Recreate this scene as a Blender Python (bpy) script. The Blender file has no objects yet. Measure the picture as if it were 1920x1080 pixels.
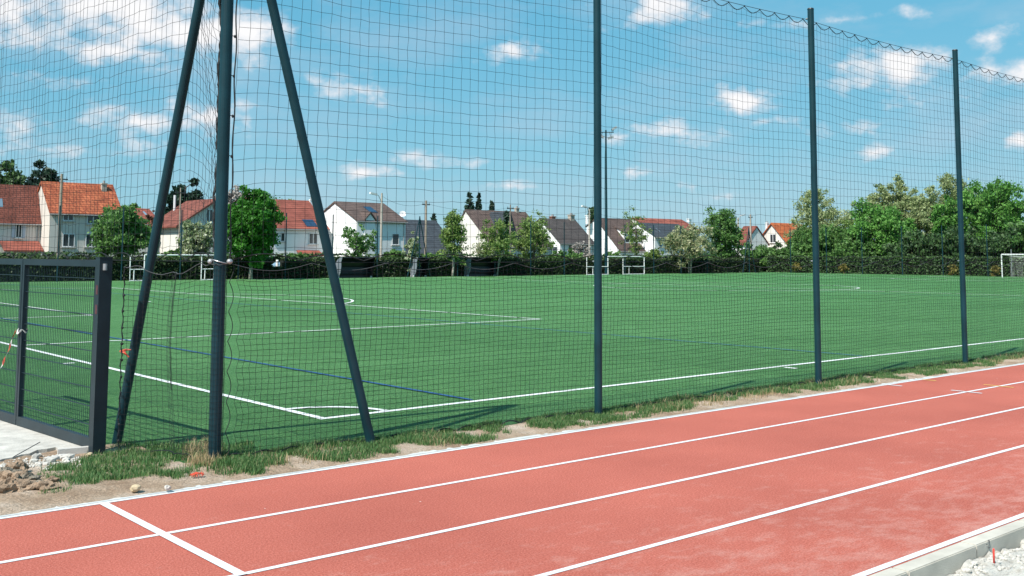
import bpy, bmesh, math, random
import numpy as np
from mathutils import Vector, Matrix, noise as mnoise

R = math.radians
scene = bpy.context.scene
COL = scene.collection

# ------------------------------------------------------------------ camera
FPX, PITCH, YAW, ROLL, PPY, CAMH = 1937.74, 0.08692, 0.85855, 0.00403, 309.6, 2.1493
_F = np.array([math.cos(PITCH)*math.cos(YAW), math.cos(PITCH)*math.sin(YAW), math.sin(PITCH)])
_r = np.array([math.sin(YAW), -math.cos(YAW), 0.0])
_u = np.cross(_r, _F)
_R = _r*math.cos(ROLL) + _u*math.sin(ROLL)
_U = _u*math.cos(ROLL) - _r*math.sin(ROLL)
cam_data = bpy.data.cameras.new('camera')
cam = bpy.data.objects.new('camera', cam_data)
COL.objects.link(cam)
cam.matrix_world = Matrix(((_R[0], _U[0], -_F[0], 0), (_R[1], _U[1], -_F[1], 0), (_R[2], _U[2], -_F[2], CAMH), (0, 0, 0, 1)))
cam_data.sensor_width = 36.0
cam_data.lens = FPX/1920*36.0
cam_data.shift_y = (PPY-540)/1920
cam_data.clip_start = 0.1
cam_data.clip_end = 9000
scene.camera = cam

# ------------------------------------------------------------------ light
SUN_DIR = np.array([-4.92, -1.12, 6.35]); SUN_DIR = SUN_DIR/np.linalg.norm(SUN_DIR)
sun_data = bpy.data.lights.new('sun', 'SUN')
sun_data.energy = 5.0
sun_data.angle = R(0.5)
sun_data.color = (1.0, 0.955, 0.89)
sun = bpy.data.objects.new('sun', sun_data)
COL.objects.link(sun)
sun.rotation_euler = Vector(SUN_DIR).to_track_quat('Z', 'Y').to_euler()
sun.location = (-20, -5, 30)

scene.view_settings.view_transform = 'Standard'
scene.view_settings.look = 'None'
scene.view_settings.exposure = 0.38
scene.view_settings.gamma = 1.0
scene.view_settings.use_curve_mapping = False
scene.render.resolution_x = 1024
scene.render.resolution_y = 576

def ray(px, py):
    return _F + _R*(px-960)/FPX + _U*(PPY-py)/FPX
CAMP = np.array([0, 0, CAMH])
def G(px, py, z=0.0):                    # where the sight line meets a level
    d = ray(px, py); return CAMP + d*((z-CAMH)/d[2])
def at(px, py, Y):                       # ... meets the plane Y
    d = ray(px, py); return CAMP + d*(Y/d[1])
def atX(px, py, X):
    d = ray(px, py); return CAMP + d*(X/d[0])

# ------------------------------------------------------------------ sky
world = bpy.data.worlds.new('World')
scene.world = world
world.use_nodes = True
wt = world.node_tree
wt.nodes.clear()
def wn(t, **kw):
    n = wt.nodes.new(t)
    for k, v in kw.items(): setattr(n, k, v)
    return n
def wmath(op, a, b=None, c=None, clamp=False):
    n = wn('ShaderNodeMath', operation=op, use_clamp=clamp)
    for i, v in enumerate((a, b, c)):
        if v is None: continue
        if isinstance(v, (int, float)): n.inputs[i].default_value = v
        else: wt.links.new(v, n.inputs[i])
    return n.outputs[0]
sky = wn('ShaderNodeTexSky', sky_type='NISHITA')
sky.sun_disc = False
sky.sun_elevation = math.asin(SUN_DIR[2])
sky.sun_rotation = math.atan2(SUN_DIR[0], SUN_DIR[1])
sky.altitude = 60
sky.air_density = 1.0
sky.dust_density = 0.35
sky.ozone_density = 1.2
bg = wn('ShaderNodeBackground')
bg.inputs['Strength'].default_value = 0.07
wout = wn('ShaderNodeOutputWorld')
tc = wn('ShaderNodeTexCoord')
sep = wn('ShaderNodeSeparateXYZ')
wt.links.new(tc.outputs['Generated'], sep.inputs[0])
az = wmath('ARCTAN2', sep.outputs[1], sep.outputs[0])
el = wmath('ARCSINE', sep.outputs[2])
comb = wn('ShaderNodeCombineXYZ')
wt.links.new(az, comb.inputs[0]); wt.links.new(el, comb.inputs[1])
# (column, row, half width, half height, weight) of each cloud seen in the photograph
CLOUDS = [(215, 18, 170, 46, .95), (330, 62, 190, 40, .95), (60, 22, 110, 40, .8), (440, 68, 90, 48, .9), (250, 100, 120, 22, .75),
          (30, 60, 90, 30, .6), (255, 225, 90, 26, .75), (385, 222, 70, 28, .75), (25, 235, 60, 26, .65), (100, 150, 80, 18, .45),
          (280, 268, 70, 16, .5), (60, 275, 90, 16, .4), (650, 168, 85, 22, .72), (955, 92, 62, 17, .72), (1225, 18, 95, 30, .8),
          (1680, 133, 92, 27, 1.05), (1650, 148, 80, 12, .7), (1402, 188, 66, 22, 1.05), (1250, 248, 80, 17, .85), (770, 292, 55, 15, .62), (685, 323, 52, 13, .72),
          (1590, 237, 60, 12, .5), (1440, 227, 60, 10, .5), (1655, 284, 40, 10, .55), (1885, 72, 36, 20, .7), (1900, 262, 32, 16, .9),
          (1880, 140, 80, 22, .55), (955, 350, 40, 10, .55), (1290, 345, 32, 9, .6), (1190, 327, 50, 9, .55), (1560, 40, 240, 9, .4),
          (540, 60, 30, 18, .45), (1880, 190, 80, 20, .4), (1650, 195, 90, 12, .35), (1340, 365, 34, 8, .55), (1160, 258, 60, 14, .55), (880, 300, 60, 9, .4)]
rngc = random.Random(11)
blobs = []
for (cx, cy, rx, ry, w) in CLOUDS:
    d = ray(cx, cy); d = d/np.linalg.norm(d)
    blobs.append((math.atan2(d[1], d[0]), math.asin(d[2]), rx/FPX, ry/FPX, w))
for k in range(26):                       # the same kind of sky all round
    a = YAW + R(40) + rngc.random()*(2*math.pi-R(80))
    a = (a+math.pi) % (2*math.pi)-math.pi
    e = R(3+42*rngc.random()**1.3)
    s = rngc.uniform(.5, 1.5)
    blobs.append((a, e, .075*s, .02*s, rngc.uniform(.6, 1.0)))
nz = wn('ShaderNodeTexNoise'); nz.inputs['Scale'].default_value = 30; nz.inputs['Detail'].default_value = 7; nz.inputs['Roughness'].default_value = .55
mp = wn('ShaderNodeMapping'); mp.inputs['Scale'].default_value = (1, 1.35, 1)
wt.links.new(comb.outputs[0], mp.inputs[0]); wt.links.new(mp.outputs[0], nz.inputs['Vector'])
wz = wn('ShaderNodeTexNoise'); wz.inputs['Scale'].default_value = 13; wz.inputs['Detail'].default_value = 5; wz.inputs['Roughness'].default_value = .6
wt.links.new(mp.outputs[0], wz.inputs['Vector'])
w1 = wn('ShaderNodeVectorMath', operation='SUBTRACT'); wt.links.new(wz.outputs['Color'], w1.inputs[0]); w1.inputs[1].default_value = (.5, .5, .5)
w2 = wn('ShaderNodeVectorMath', operation='MULTIPLY'); wt.links.new(w1.outputs[0], w2.inputs[0]); w2.inputs[1].default_value = (.07, .026, 0)
w3 = wn('ShaderNodeVectorMath', operation='ADD'); wt.links.new(comb.outputs[0], w3.inputs[0]); wt.links.new(w2.outputs[0], w3.inputs[1])
best = None
for (a, e, ra, re, w) in blobs:
    s1 = wn('ShaderNodeVectorMath', operation='SUBTRACT'); wt.links.new(w3.outputs[0], s1.inputs[0]); s1.inputs[1].default_value = (a, e, 0)
    s2 = wn('ShaderNodeVectorMath', operation='MULTIPLY'); wt.links.new(s1.outputs[0], s2.inputs[0]); s2.inputs[1].default_value = (1/(1.45*ra), 1/(1.9*re), 0)
    s3 = wn('ShaderNodeVectorMath', operation='LENGTH'); wt.links.new(s2.outputs[0], s3.inputs[0])
    v = wmath('MULTIPLY', wmath('SUBTRACT', 1.0, s3.outputs['Value']), w)
    best = v if best is None else wmath('SMOOTH_MAX', best, v, .12)
dens = wmath('ADD', wmath('MAXIMUM', best, -0.6), wmath('MULTIPLY', wmath('SUBTRACT', nz.outputs[0], .5), 1.7))
mr = wn('ShaderNodeMapRange', interpolation_type='SMOOTHSTEP')
mr.inputs['From Min'].default_value = .10; mr.inputs['From Max'].default_value = .78
mr.inputs['To Max'].default_value = .95
wt.links.new(dens, mr.inputs['Value'])
cc = wn('ShaderNodeMix', data_type='RGBA')
cc.inputs['A'].default_value = (6.4, 7.2, 8.4, 1); cc.inputs['B'].default_value = (11.4, 11.2, 11.2, 1)
wt.links.new(wmath('MULTIPLY', dens, 1.1, clamp=True), cc.inputs['Factor'])
# the camera's rendering of the blue: one tone curve per channel for the whole sky
sc_ = wn('ShaderNodeSeparateColor'); wt.links.new(sky.outputs[0], sc_.inputs[0])
hs = wn('ShaderNodeCombineColor')
for k_, (ga, am) in enumerate(((.80, .86), (.36, 3.38), (.26, 5.05))):
    wt.links.new(wmath('MULTIPLY', wmath('POWER', sc_.outputs[k_], ga), am), hs.inputs[k_])
mixc = wn('ShaderNodeMix', data_type='RGBA')
nv = wn('ShaderNodeTexNoise'); nv.inputs['Scale'].default_value = 5; nv.inputs['Detail'].default_value = 6; nv.inputs['Roughness'].default_value = .6
mv = wn('ShaderNodeMapping'); mv.inputs['Scale'].default_value = (1, 2.6, 1); wt.links.new(comb.outputs[0], mv.inputs[0]); wt.links.new(mv.outputs[0], nv.inputs['Vector'])
veil = wn('ShaderNodeMapRange'); veil.inputs['From Min'].default_value = .45; veil.inputs['From Max'].default_value = .8; veil.inputs['To Max'].default_value = .5
wt.links.new(nv.outputs[0], veil.inputs['Value'])
wt.links.new(wmath('MAXIMUM', mr.outputs[0], veil.outputs[0]), mixc.inputs['Factor']); wt.links.new(hs.outputs[0], mixc.inputs['A']); wt.links.new(cc.outputs['Result'], mixc.inputs['B'])
wt.links.new(mixc.outputs['Result'], bg.inputs['Color'])
wt.links.new(bg.outputs[0], wout.inputs['Surface'])

# ------------------------------------------------------------------ helpers
ORG = {}
def tag(o, label=None, cat=None, group=None, kind=None):
    if label: o['label'] = label
    if cat: o['category'] = cat
    if group: o['group'] = group
    if kind: o['kind'] = kind
    return o
def thing(name, loc, label, cat, group=None):
    o = bpy.data.objects.new(name, None)
    o.empty_display_size = .3
    o.location = tuple(loc); COL.objects.link(o); ORG[o.name] = np.array(loc, float)
    return tag(o, label, cat, group)

class MB:
    """collects world-space geometry for one mesh object"""
    def __init__(s): s.v = []; s.f = []; s.n = 0; s.rnd = []
    def raw(s, v, f, rnd=None):
        v = np.asarray(v, float).reshape(-1, 3); s.v.append(v)
        for q in f: s.f.append(tuple(int(i)+s.n for i in q))
        s.n += len(v); return s
    def box(s, x0, x1, y0, y1, z0, z1):
        v = [(x0,y0,z0),(x1,y0,z0),(x1,y1,z0),(x0,y1,z0),(x0,y0,z1),(x1,y0,z1),(x1,y1,z1),(x0,y1,z1)]
        return s.raw(v, [(3,2,1,0),(4,5,6,7),(0,1,5,4),(1,2,6,5),(2,3,7,6),(3,0,4,7)])
    def obox(s, c, ax, ay, az_, hx, hy, hz):
        c, ax, ay, az_ = (np.asarray(q, float) for q in (c, ax, ay, az_))
        v = [c+ax*hx*i+ay*hy*j+az_*hz*k for k in (-1, 1) for (i, j) in ((-1,-1),(1,-1),(1,1),(-1,1))]
        return s.raw(v, [(3,2,1,0),(4,5,6,7),(0,1,5,4),(1,2,6,5),(2,3,7,6),(3,0,4,7)])
    def prism(s, poly, d):
        """poly: 3d points of a planar outline, extruded by vector d"""
        p = np.asarray(poly, float); n = len(p); d = np.asarray(d, float)
        f = [tuple(range(n))[::-1], tuple(range(n, 2*n))] + [(i, (i+1) % n, n+(i+1) % n, n+i) for i in range(n)]
        return s.raw(np.vstack((p, p+d)), f)
    def tube(s, pts, r, sides=6, caps=True):
        P = np.asarray(pts, float); n = len(P)
        r = np.full(n, r) if np.isscalar(r) else np.asarray(r, float)
        T = np.gradient(P, axis=0); T /= np.linalg.norm(T, axis=1)[:, None]+1e-12
        up = np.array([0, 0, 1.]) if abs(T[0][2]) < .9 else np.array([1., 0, 0])
        A = np.cross(T, up); A /= np.linalg.norm(A, axis=1)[:, None]+1e-12
        B = np.cross(T, A)
        V = []
        for k in range(sides):
            a = 2*math.pi*k/sides
            V.append(P+(A*math.cos(a)+B*math.sin(a))*r[:, None])
        V = np.stack(V, 1).reshape(-1, 3)
        f = [(i*sides+k, i*sides+(k+1) % sides, (i+1)*sides+(k+1) % sides, (i+1)*sides+k) for i in range(n-1) for k in range(sides)]
        if caps: f += [tuple(range(sides))[::-1], tuple((n-1)*sides+k for k in range(sides))]
        return s.raw(V, f)
    def build(s, name, mat, parent=None, origin=None, smooth=False, rnd=None):
        V = np.vstack(s.v) if s.v else np.zeros((0, 3))
        o = np.array(origin, float) if origin is not None else (ORG[parent.name] if parent is not None else np.zeros(3))
        me = bpy.data.meshes.new(name)
        me.from_pydata((V-o).tolist(), [], s.f)
        if smooth: me.polygons.foreach_set('use_smooth', [True]*len(me.polygons))
        if rnd is not None:
            at_ = me.attributes.new('rnd', 'FLOAT', 'FACE'); at_.data.foreach_set('value', np.asarray(rnd, dtype=np.float32))
        me.materials.append(mat); me.update()
        ob = bpy.data.objects.new(name, me); COL.objects.link(ob)
        ORG[ob.name] = o
        if parent is not None: ob.parent = parent
        else: ob.location = tuple(o)
        return ob

def one(name, mb, mat, label, cat, origin, group=None, smooth=False, rnd=None):
    return tag(mb.build(name, mat, None, origin, smooth, rnd), label, cat, group)
def struct(name, mb, mat, parent=None, smooth=False, kind='structure'):
    o = mb.build(name, mat, parent, smooth=smooth)
    if parent is None: o['kind'] = kind
    return o

# ------------------------------------------------------------------ materials
M = {}
def nodes_of(name):
    m = bpy.data.materials.new(name); m.use_nodes = True
    return m, m.node_tree, m.node_tree.nodes['Principled BSDF']
def ramp(nt, fac, cols, pos=None):
    n = nt.nodes.new('ShaderNodeValToRGB'); e = n.color_ramp.elements
    while len(e) < len(cols): e.new(.5)
    for i, c in enumerate(cols):
        e[i].color = (*c, 1); e[i].position = pos[i] if pos else i/(len(cols)-1)
    nt.links.new(fac, n.inputs[0]); return n.outputs[0]
def tex_noise(nt, scale, detail=3, rough=.55, vec=None, stretch=None):
    t = nt.nodes.new('ShaderNodeTexNoise'); t.inputs['Scale'].default_value = scale
    t.inputs['Detail'].default_value = detail; t.inputs['Roughness'].default_value = rough
    if vec is None:
        g = nt.nodes.new('ShaderNodeNewGeometry'); vec = g.outputs['Position']
    if stretch:
        m = nt.nodes.new('ShaderNodeMapping'); m.inputs['Scale'].default_value = stretch
        nt.links.new(vec, m.inputs[0]); vec = m.outputs[0]
    nt.links.new(vec, t.inputs['Vector']); return t.outputs[0]
def mixc_(nt, fac, a, b, mode='MIX'):
    n = nt.nodes.new('ShaderNodeMix'); n.data_type = 'RGBA'; n.blend_type = mode
    for s, v in (('Factor', fac), ('A', a), ('B', b)):
        if isinstance(v, (int, float)): n.inputs[s].default_value = v
        elif isinstance(v, tuple): n.inputs[s].default_value = (*v, 1)
        else: nt.links.new(v, n.inputs[s])
    return n.outputs['Result']
def bump(nt, bsdf, h, strength=.3, dist=.02):
    b = nt.nodes.new('ShaderNodeBump'); b.inputs['Strength'].default_value = strength; b.inputs['Distance'].default_value = dist
    nt.links.new(h, b.inputs['Height']); nt.links.new(b.outputs[0], bsdf.inputs['Normal'])
def scaled(c, k): return tuple(min(1, x*k) for x in c)
def simple(name, col, rough=.6, var=.12, scale=4, bumpy=0, bscale=40, metal=0, spec=.5, bdist=.01):
    m, nt, b = nodes_of(name)
    f = tex_noise(nt, scale, 4)
    nt.links.new(ramp(nt, f, [scaled(col, 1-var), scaled(col, 1+var)], [.3, .7]), b.inputs['Base Color'])
    b.inputs['Roughness'].default_value = rough; b.inputs['Metallic'].default_value = metal
    b.inputs['Specular IOR Level'].default_value = spec
    if bumpy: bump(nt, b, tex_noise(nt, bscale, 4), bumpy, bdist)
    M[name] = m; return m

simple('post_paint', (.007, .036, .048), .42, .22, 3, .08, 50, spec=.3)
simple('gate_paint', (.013, .026, .034), .42, .25, 3, .08, 50, spec=.3)
simple('galvanised', (.42, .43, .44), .45, .2, 8, metal=.6)
simple('net_cord', (.008, .011, .013), .8, .2, 5)
simple('edge_rope', (.009, .012, .014), .7, .2, 20)
simple('pale_rope', (.06, .065, .07), .7, .3, 6)
simple('goal_white', (.8, .8, .8), .45, .05, 3)
simple('goal_net', (.6, .6, .6), .8, .1, 3)
simple('concrete', (.47, .45, .42), .9, .16, 1.6, .35, 90, spec=.2)
simple('slab_concrete', (.5, .475, .43), .92, .2, 5, .7, 35, spec=.15)
simple('kerb_concrete', (.53, .49, .42), .9, .22, 2.2, .4, 80, spec=.2)
simple('edging_white', (.56, .57, .55), .75, .1, 5, .25, 120, spec=.3)
simple('pencil', (.06, .06, .07), .9)
simple('clod', (.30, .215, .15), .95, .35, 9, .9, 26, spec=.1, bdist=.05)
simple('clod_grey', (.26, .22, .17), .95, .35, 9, .9, 26, spec=.1, bdist=.05)
simple('lime_stone', (.5, .475, .43), .95, .2, 12, .6, 40, spec=.1)
simple('ochre_stone', (.5, .4, .26), .95, .2, 12, .6, 40, spec=.1)
simple('orange_plastic', (.6, .075, .035), .5, .15, 9)
simple('stake_red', (.85, .06, .04), .5, .1, 9)
simple('wood_pole', (.3, .25, .2), .9, .2, 3, .3, 20)
simple('concrete_pole', (.42, .38, .33), .9, .15, 3, .2, 20)
simple('bark', (.09, .075, .06), .95, .3, 5, .6, 14)
simple('pale_bark', (.3, .28, .24), .95, .3, 5, .6, 14)
simple('wall_cream', (.75, .71, .65), .9, .06, .7, .15, 30, spec=.2)
simple('wall_beige', (.66, .61, .55), .9, .06, .7, .15, 30, spec=.2)
simple('wall_white', (.86, .86, .85), .9, .05, .6, .15, 30, spec=.2)
simple('wall_grey', (.5, .5, .5), .9, .06, .7, .15, 30, spec=.2)
simple('frame_white', (.78, .78, .78), .5, .04, 3)
simple('shutter_blue', (.5, .57, .66), .6, .05, 3)
simple('shutter_wood', (.35, .12, .05), .6, .15, 3)
simple('smudge', (.09, .03, .035), .6, .3, 30)
simple('stone_sill', (.5, .48, .45), .85, .1, 3)
simple('chimney_stone', (.42, .37, .31), .9, .15, 5, .3, 30)
simple('gutter', (.3, .3, .3), .5, .1, 3)
simple('dark_metal', (.03, .035, .04), .45, .15, 3)
simple('dugout_shell', (.012, .013, .015), .35, .2, 2)
simple('dugout_side_sunlit', (.2, .225, .26), .4, .1, 2)  # sunlight on the left panels is put into this pale grey
simple('bench_blue_shaded', (.006, .012, .025), .5, .1, 3)  # blue darkened to carry the shade inside the dugout
simple('car_paint', (.3, .48, .52), .25, .05, 3)
simple('tyre', (.015, .015, .016), .9, .1, 3)
simple('dish_white', (.7, .7, .7), .5, .05, 3)

def glass(name, col, rough=.08):
    m, nt, b = nodes_of(name)
    nt.links.new(ramp(nt, tex_noise(nt, .8, 2), [scaled(col, .6), scaled(col, 1.5)]), b.inputs['Base Color'])
    b.inputs['Roughness'].default_value = rough; b.inputs['Specular IOR Level'].default_value = .6
    M[name] = m
glass('pane', (.035, .045, .05)); glass('solar_cell', (.02, .045, .09), .15); glass('rooflight', (.18, .26, .33), .1)

def brick_wall(name, col):
    m, nt, b = nodes_of(name)
    g = nt.nodes.new('ShaderNodeNewGeometry')
    t = nt.nodes.new('ShaderNodeTexBrick'); t.inputs['Scale'].default_value = 4
    t.inputs['Color1'].default_value = (*col, 1); t.inputs['Color2'].default_value = (*scaled(col, .7), 1); t.inputs['Mortar'].default_value = (.4, .36, .32, 1)
    mm = nt.nodes.new('ShaderNodeMapping'); mm.inputs['Rotation'].default_value = (R(90), 0, 0)
    nt.links.new(g.outputs['Position'], mm.inputs[0]); nt.links.new(mm.outputs[0], t.inputs['Vector'])
    nt.links.new(t.outputs[0], b.inputs['Base Color']); b.inputs['Roughness'].default_value = .9
    M[name] = m
brick_wall('chimney_brick', (.33, .12, .07))

def roof_mat(name, c1, c2, row=.34, colw=.3, var=.25):
    """tiles in courses; rows follow height, columns run level"""
    m, nt, b = nodes_of(name)
    g = nt.nodes.new('ShaderNodeNewGeometry'); s = nt.nodes.new('ShaderNodeSeparateXYZ'); nt.links.new(g.outputs['Position'], s.inputs[0])
    ad = nt.nodes.new('ShaderNodeMath'); ad.operation = 'ADD'; nt.links.new(s.outputs[0], ad.inputs[0]); nt.links.new(s.outputs[1], ad.inputs[1])
    cb = nt.nodes.new('ShaderNodeCombineXYZ'); nt.links.new(ad.outputs[0], cb.inputs[0]); nt.links.new(s.outputs[2], cb.inputs[1])
    t = nt.nodes.new('ShaderNodeTexBrick'); t.inputs['Scale'].default_value = 1.0
    t.inputs['Brick Width'].default_value = colw; t.inputs['Row Height'].default_value = row*.62
    t.inputs['Mortar Size'].default_value = .022; t.inputs['Mortar Smooth'].default_value = .6; t.inputs['Bias'].default_value = 0
    t.inputs['Color1'].default_value = (*c1, 1); t.inputs['Color2'].default_value = (*c2, 1); t.inputs['Mortar'].default_value = (*scaled(c2, .45), 1)
    nt.links.new(cb.outputs[0], t.inputs['Vector'])
    f = tex_noise(nt, .9, 5, .65)
    nt.links.new(mixc_(nt, 1.0, t.outputs[0], ramp(nt, f, [(1-var,)*3, (1+var*.6,)*3], [.3, .7]), 'MULTIPLY'), b.inputs['Base Color'])
    b.inputs['Roughness'].default_value = .85; b.inputs['Specular IOR Level'].default_value = .25
    inv = nt.nodes.new('ShaderNodeMath'); inv.operation = 'SUBTRACT'; inv.inputs[0].default_value = 1; nt.links.new(t.outputs['Fac'], inv.inputs[1])
    bump(nt, b, inv.outputs[0], .7, .05)
    M[name] = m
roof_mat('tile_orange', (.5, .15, .07), (.36, .09, .045), .36, .34, .4)
roof_mat('tile_bright', (.6, .17, .06), (.48, .12, .045), .36, .34, .35)
roof_mat('tile_red', (.32, .1, .07), (.25, .075, .055), .38, 6, .35)
roof_mat('tile_rust', (.27, .09, .065), (.2, .068, .05), .3, .5, .4)
roof_mat('tile_brown', (.15, .105, .09), (.12, .085, .075), .34, .4)
roof_mat('tile_dark', (.1, .085, .08), (.08, .07, .068), .34, .4)
roof_mat('slate', (.062, .075, .088), (.05, .06, .072), .4, .8)

# turf: cut fibres, speckled, a little glossy along the pile
def turf_mat():
    m, nt, b = nodes_of('turf')
    fine = tex_noise(nt, 30, 4, .82)
    mid = tex_noise(nt, 2.6, 6, .72)
    big = tex_noise(nt, .16, 4, .55)
    streak = tex_noise(nt, 1.0, 4, .6, stretch=(.12, 1.6, 1))
    c = ramp(nt, fine, [(.014, .068, .018), (.05, .172, .044), (.27, .46, .18)], [.32, .5, .73])
    c = mixc_(nt, 1.0, c, ramp(nt, mid, [(.62, .7, .6), (1.28, 1.2, 1.26)], [.3, .7]), 'MULTIPLY')
    c = mixc_(nt, 1.0, c, ramp(nt, big, [(.86, .9, .84), (1.14, 1.1, 1.16)], [.35, .65]), 'MULTIPLY')
    c = mixc_(nt, 1.0, c, ramp(nt, streak, [(.9, .92, .9), (1.1, 1.07, 1.1)], [.35, .65]), 'MULTIPLY')
    # carpet rolls four metres wide, laid across the pitch, alternate in pile
    g = nt.nodes.new('ShaderNodeNewGeometry'); sp = nt.nodes.new('ShaderNodeSeparateXYZ'); nt.links.new(g.outputs['Position'], sp.inputs[0])
    dv = nt.nodes.new('ShaderNodeMath'); dv.operation = 'DIVIDE'; dv.inputs[1].default_value = 4.0; nt.links.new(sp.outputs[0], dv.inputs[0])
    fl = nt.nodes.new('ShaderNodeMath'); fl.operation = 'FLOOR'; nt.links.new(dv.outputs[0], fl.inputs[0])
    wn_ = nt.nodes.new('ShaderNodeTexWhiteNoise'); wn_.noise_dimensions = '1D'; nt.links.new(fl.outputs[0], wn_.inputs['W'])
    c = mixc_(nt, 1.0, c, ramp(nt, wn_.outputs['Value'], [(.9, .93, .9), (1.1, 1.07, 1.1)]), 'MULTIPLY')
    nt.links.new(c, b.inputs['Base Color'])
    b.inputs['Roughness'].default_value = .6; b.inputs['Specular IOR Level'].default_value = .08
    b.inputs['Sheen Weight'].default_value = .09; b.inputs['Sheen Roughness'].default_value = .45; b.inputs['Sheen Tint'].default_value = (.55, 1, .55, 1)
    bump(nt, b, tex_noise(nt, 45, 4, .8), 1.0, .04)
    M['turf'] = m
turf_mat()
def paint_mat(name, col, wear=.25):
    m, nt, b = nodes_of(name)
    f = tex_noise(nt, 48, 3, .7)
    c = ramp(nt, f, [scaled(col, 1-wear*2), col], [.28, .45])
    nt.links.new(c, b.inputs['Base Color']); b.inputs['Roughness'].default_value = .75
    bump(nt, b, tex_noise(nt, 70, 3, .7), .5, .02)
    M[name] = m
paint_mat('turf_white', (.78, .8, .78), .3); paint_mat('turf_blue', (.015, .085, .24), .2)
paint_mat('track_white', (.72, .72, .73), .2); paint_mat('track_yellow', (.8, .52, .12), .12)
def track_mat():
    m, nt, b = nodes_of('track')
    g = tex_noise(nt, 62, 4, .9)
    c = ramp(nt, g, [(.22, .044, .03), (.47, .122, .086), (.68, .25, .19)], [.3, .5, .7])
    big = tex_noise(nt, .5, 4, .55)
    c = mixc_(nt, 1.0, c, ramp(nt, big, [(.88, .86, .86), (1.08, 1.1, 1.1)], [.3, .7]), 'MULTIPLY')
    # pale dust trodden across from the building side
    geo = nt.nodes.new('ShaderNodeNewGeometry'); s = nt.nodes.new('ShaderNodeSeparateXYZ'); nt.links.new(geo.outputs['Position'], s.inputs[0])
    near = nt.nodes.new('ShaderNodeMapRange'); near.inputs['From Min'].default_value = 7.2; near.inputs['From Max'].default_value = 4.0
    near.inputs['To Min'].default_value = -.02; near.inputs['To Max'].default_value = .13
    nt.links.new(s.outputs[1], near.inputs['Value'])
    d = tex_noise(nt, 4.2, 12, .8, stretch=(.7, 1.1, 1))
    ad = nt.nodes.new('ShaderNodeMath'); ad.operation = 'ADD'; nt.links.new(d, ad.inputs[0]); nt.links.new(near.outputs[0], ad.inputs[1])
    dm = nt.nodes.new('ShaderNodeMapRange'); dm.inputs['From Min'].default_value = .57; dm.inputs['From Max'].default_value = .84; dm.inputs['To Max'].default_value = .5
    nt.links.new(ad.outputs[0], dm.inputs['Value'])
    c = mixc_(nt, dm.outputs[0], c, (.66, .42, .36))
    sc = tex_noise(nt, 2.2, 8, .7, stretch=(.35, 3.2, 1))
    sm = nt.nodes.new('ShaderNodeMapRange'); sm.inputs['From Min'].default_value = .66; sm.inputs['From Max'].default_value = .8; sm.inputs['To Max'].default_value = .35
    nt.links.new(sc, sm.inputs['Value']); c = mixc_(nt, sm.outputs[0], c, (.7, .5, .44))
    # scattered white crumbs
    v = nt.nodes.new('ShaderNodeTexVoronoi'); v.inputs['Scale'].default_value = 2.1; nt.links.new(geo.outputs['Position'], v.inputs['Vector'])
    lt = nt.nodes.new('ShaderNodeMath'); lt.operation = 'LESS_THAN'; lt.inputs[1].default_value = .016; nt.links.new(v.outputs['Distance'], lt.inputs[0])
    c = mixc_(nt, lt.outputs[0], c, (.8, .76, .72))
    nt.links.new(c, b.inputs['Base Color']); b.inputs['Roughness'].default_value = .9; b.inputs['Specular IOR Level'].default_value = .2
    bump(nt, b, tex_noise(nt, 120, 3, .75), .7, .012)
    M['track'] = m
track_mat()
def soil_mat():
    m, nt, b = nodes_of('soil')
    c = ramp(nt, tex_noise(nt, 1.7, 6, .62), [(.30, .20, .13), (.46, .34, .245), (.58, .48, .39)], [.3, .5, .72])
    c = mixc_(nt, 1.0, c, ramp(nt, tex_noise(nt, 45, 3, .7), [(.6,)*3, (1.2,)*3], [.3, .62]), 'MULTIPLY')
    nt.links.new(c, b.inputs['Base Color']); b.inputs['Roughness'].default_value = .95; b.inputs['Specular IOR Level'].default_value = .1
    bump(nt, b, tex_noise(nt, 22, 6, .75), .9, .05)
    M['soil'] = m
    m, nt, b = nodes_of('lime')
    c = ramp(nt, tex_noise(nt, 9, 6, .7), [(.3, .26, .21), (.6, .57, .51), (.74, .72, .67)], [.25, .45, .7])
    nt.links.new(c, b.inputs['Base Color']); b.inputs['Roughness'].default_value = .95; b.inputs['Specular IOR Level'].default_value = .1
    bump(nt, b, tex_noise(nt, 24, 6, .75), .9, .05)
    M['lime'] = m
    m, nt, b = nodes_of('meadow')
    c = ramp(nt, tex_noise(nt, .3, 5, .6), [(.05, .075, .03), (.075, .1, .04), (.13, .12, .07)])
    nt.links.new(c, b.inputs['Base Color']); b.inputs['Roughness'].default_value = .95
    M['meadow'] = m
soil_mat()
def leaf_mat(name, cols, trans=.35):
    m = bpy.data.materials.new(name); m.use_nodes = True; nt = m.node_tree; nt.nodes.clear()
    a = nt.nodes.new('ShaderNodeAttribute'); a.attribute_name = 'rnd'
    c = ramp(nt, a.outputs['Fac'], cols)
    d = nt.nodes.new('ShaderNodeBsdfPrincipled'); d.inputs['Roughness'].default_value = .55; d.inputs['Specular IOR Level'].default_value = .3
    t = nt.nodes.new('ShaderNodeBsdfTranslucent'); mx = nt.nodes.new('ShaderNodeMixShader'); mx.inputs[0].default_value = trans
    o = nt.nodes.new('ShaderNodeOutputMaterial')
    nt.links.new(c, d.inputs['Base Color']); nt.links.new(c, t.inputs['Color'])
    nt.links.new(d.outputs[0], mx.inputs[1]); nt.links.new(t.outputs[0], mx.inputs[2]); nt.links.new(mx.outputs[0], o.inputs[0])
    M[name] = m
leaf_mat('leaf_bright', [(0.03, 0.12, 0.015), (0.052, 0.2, 0.022), (0.1, 0.29, 0.04)])
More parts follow.
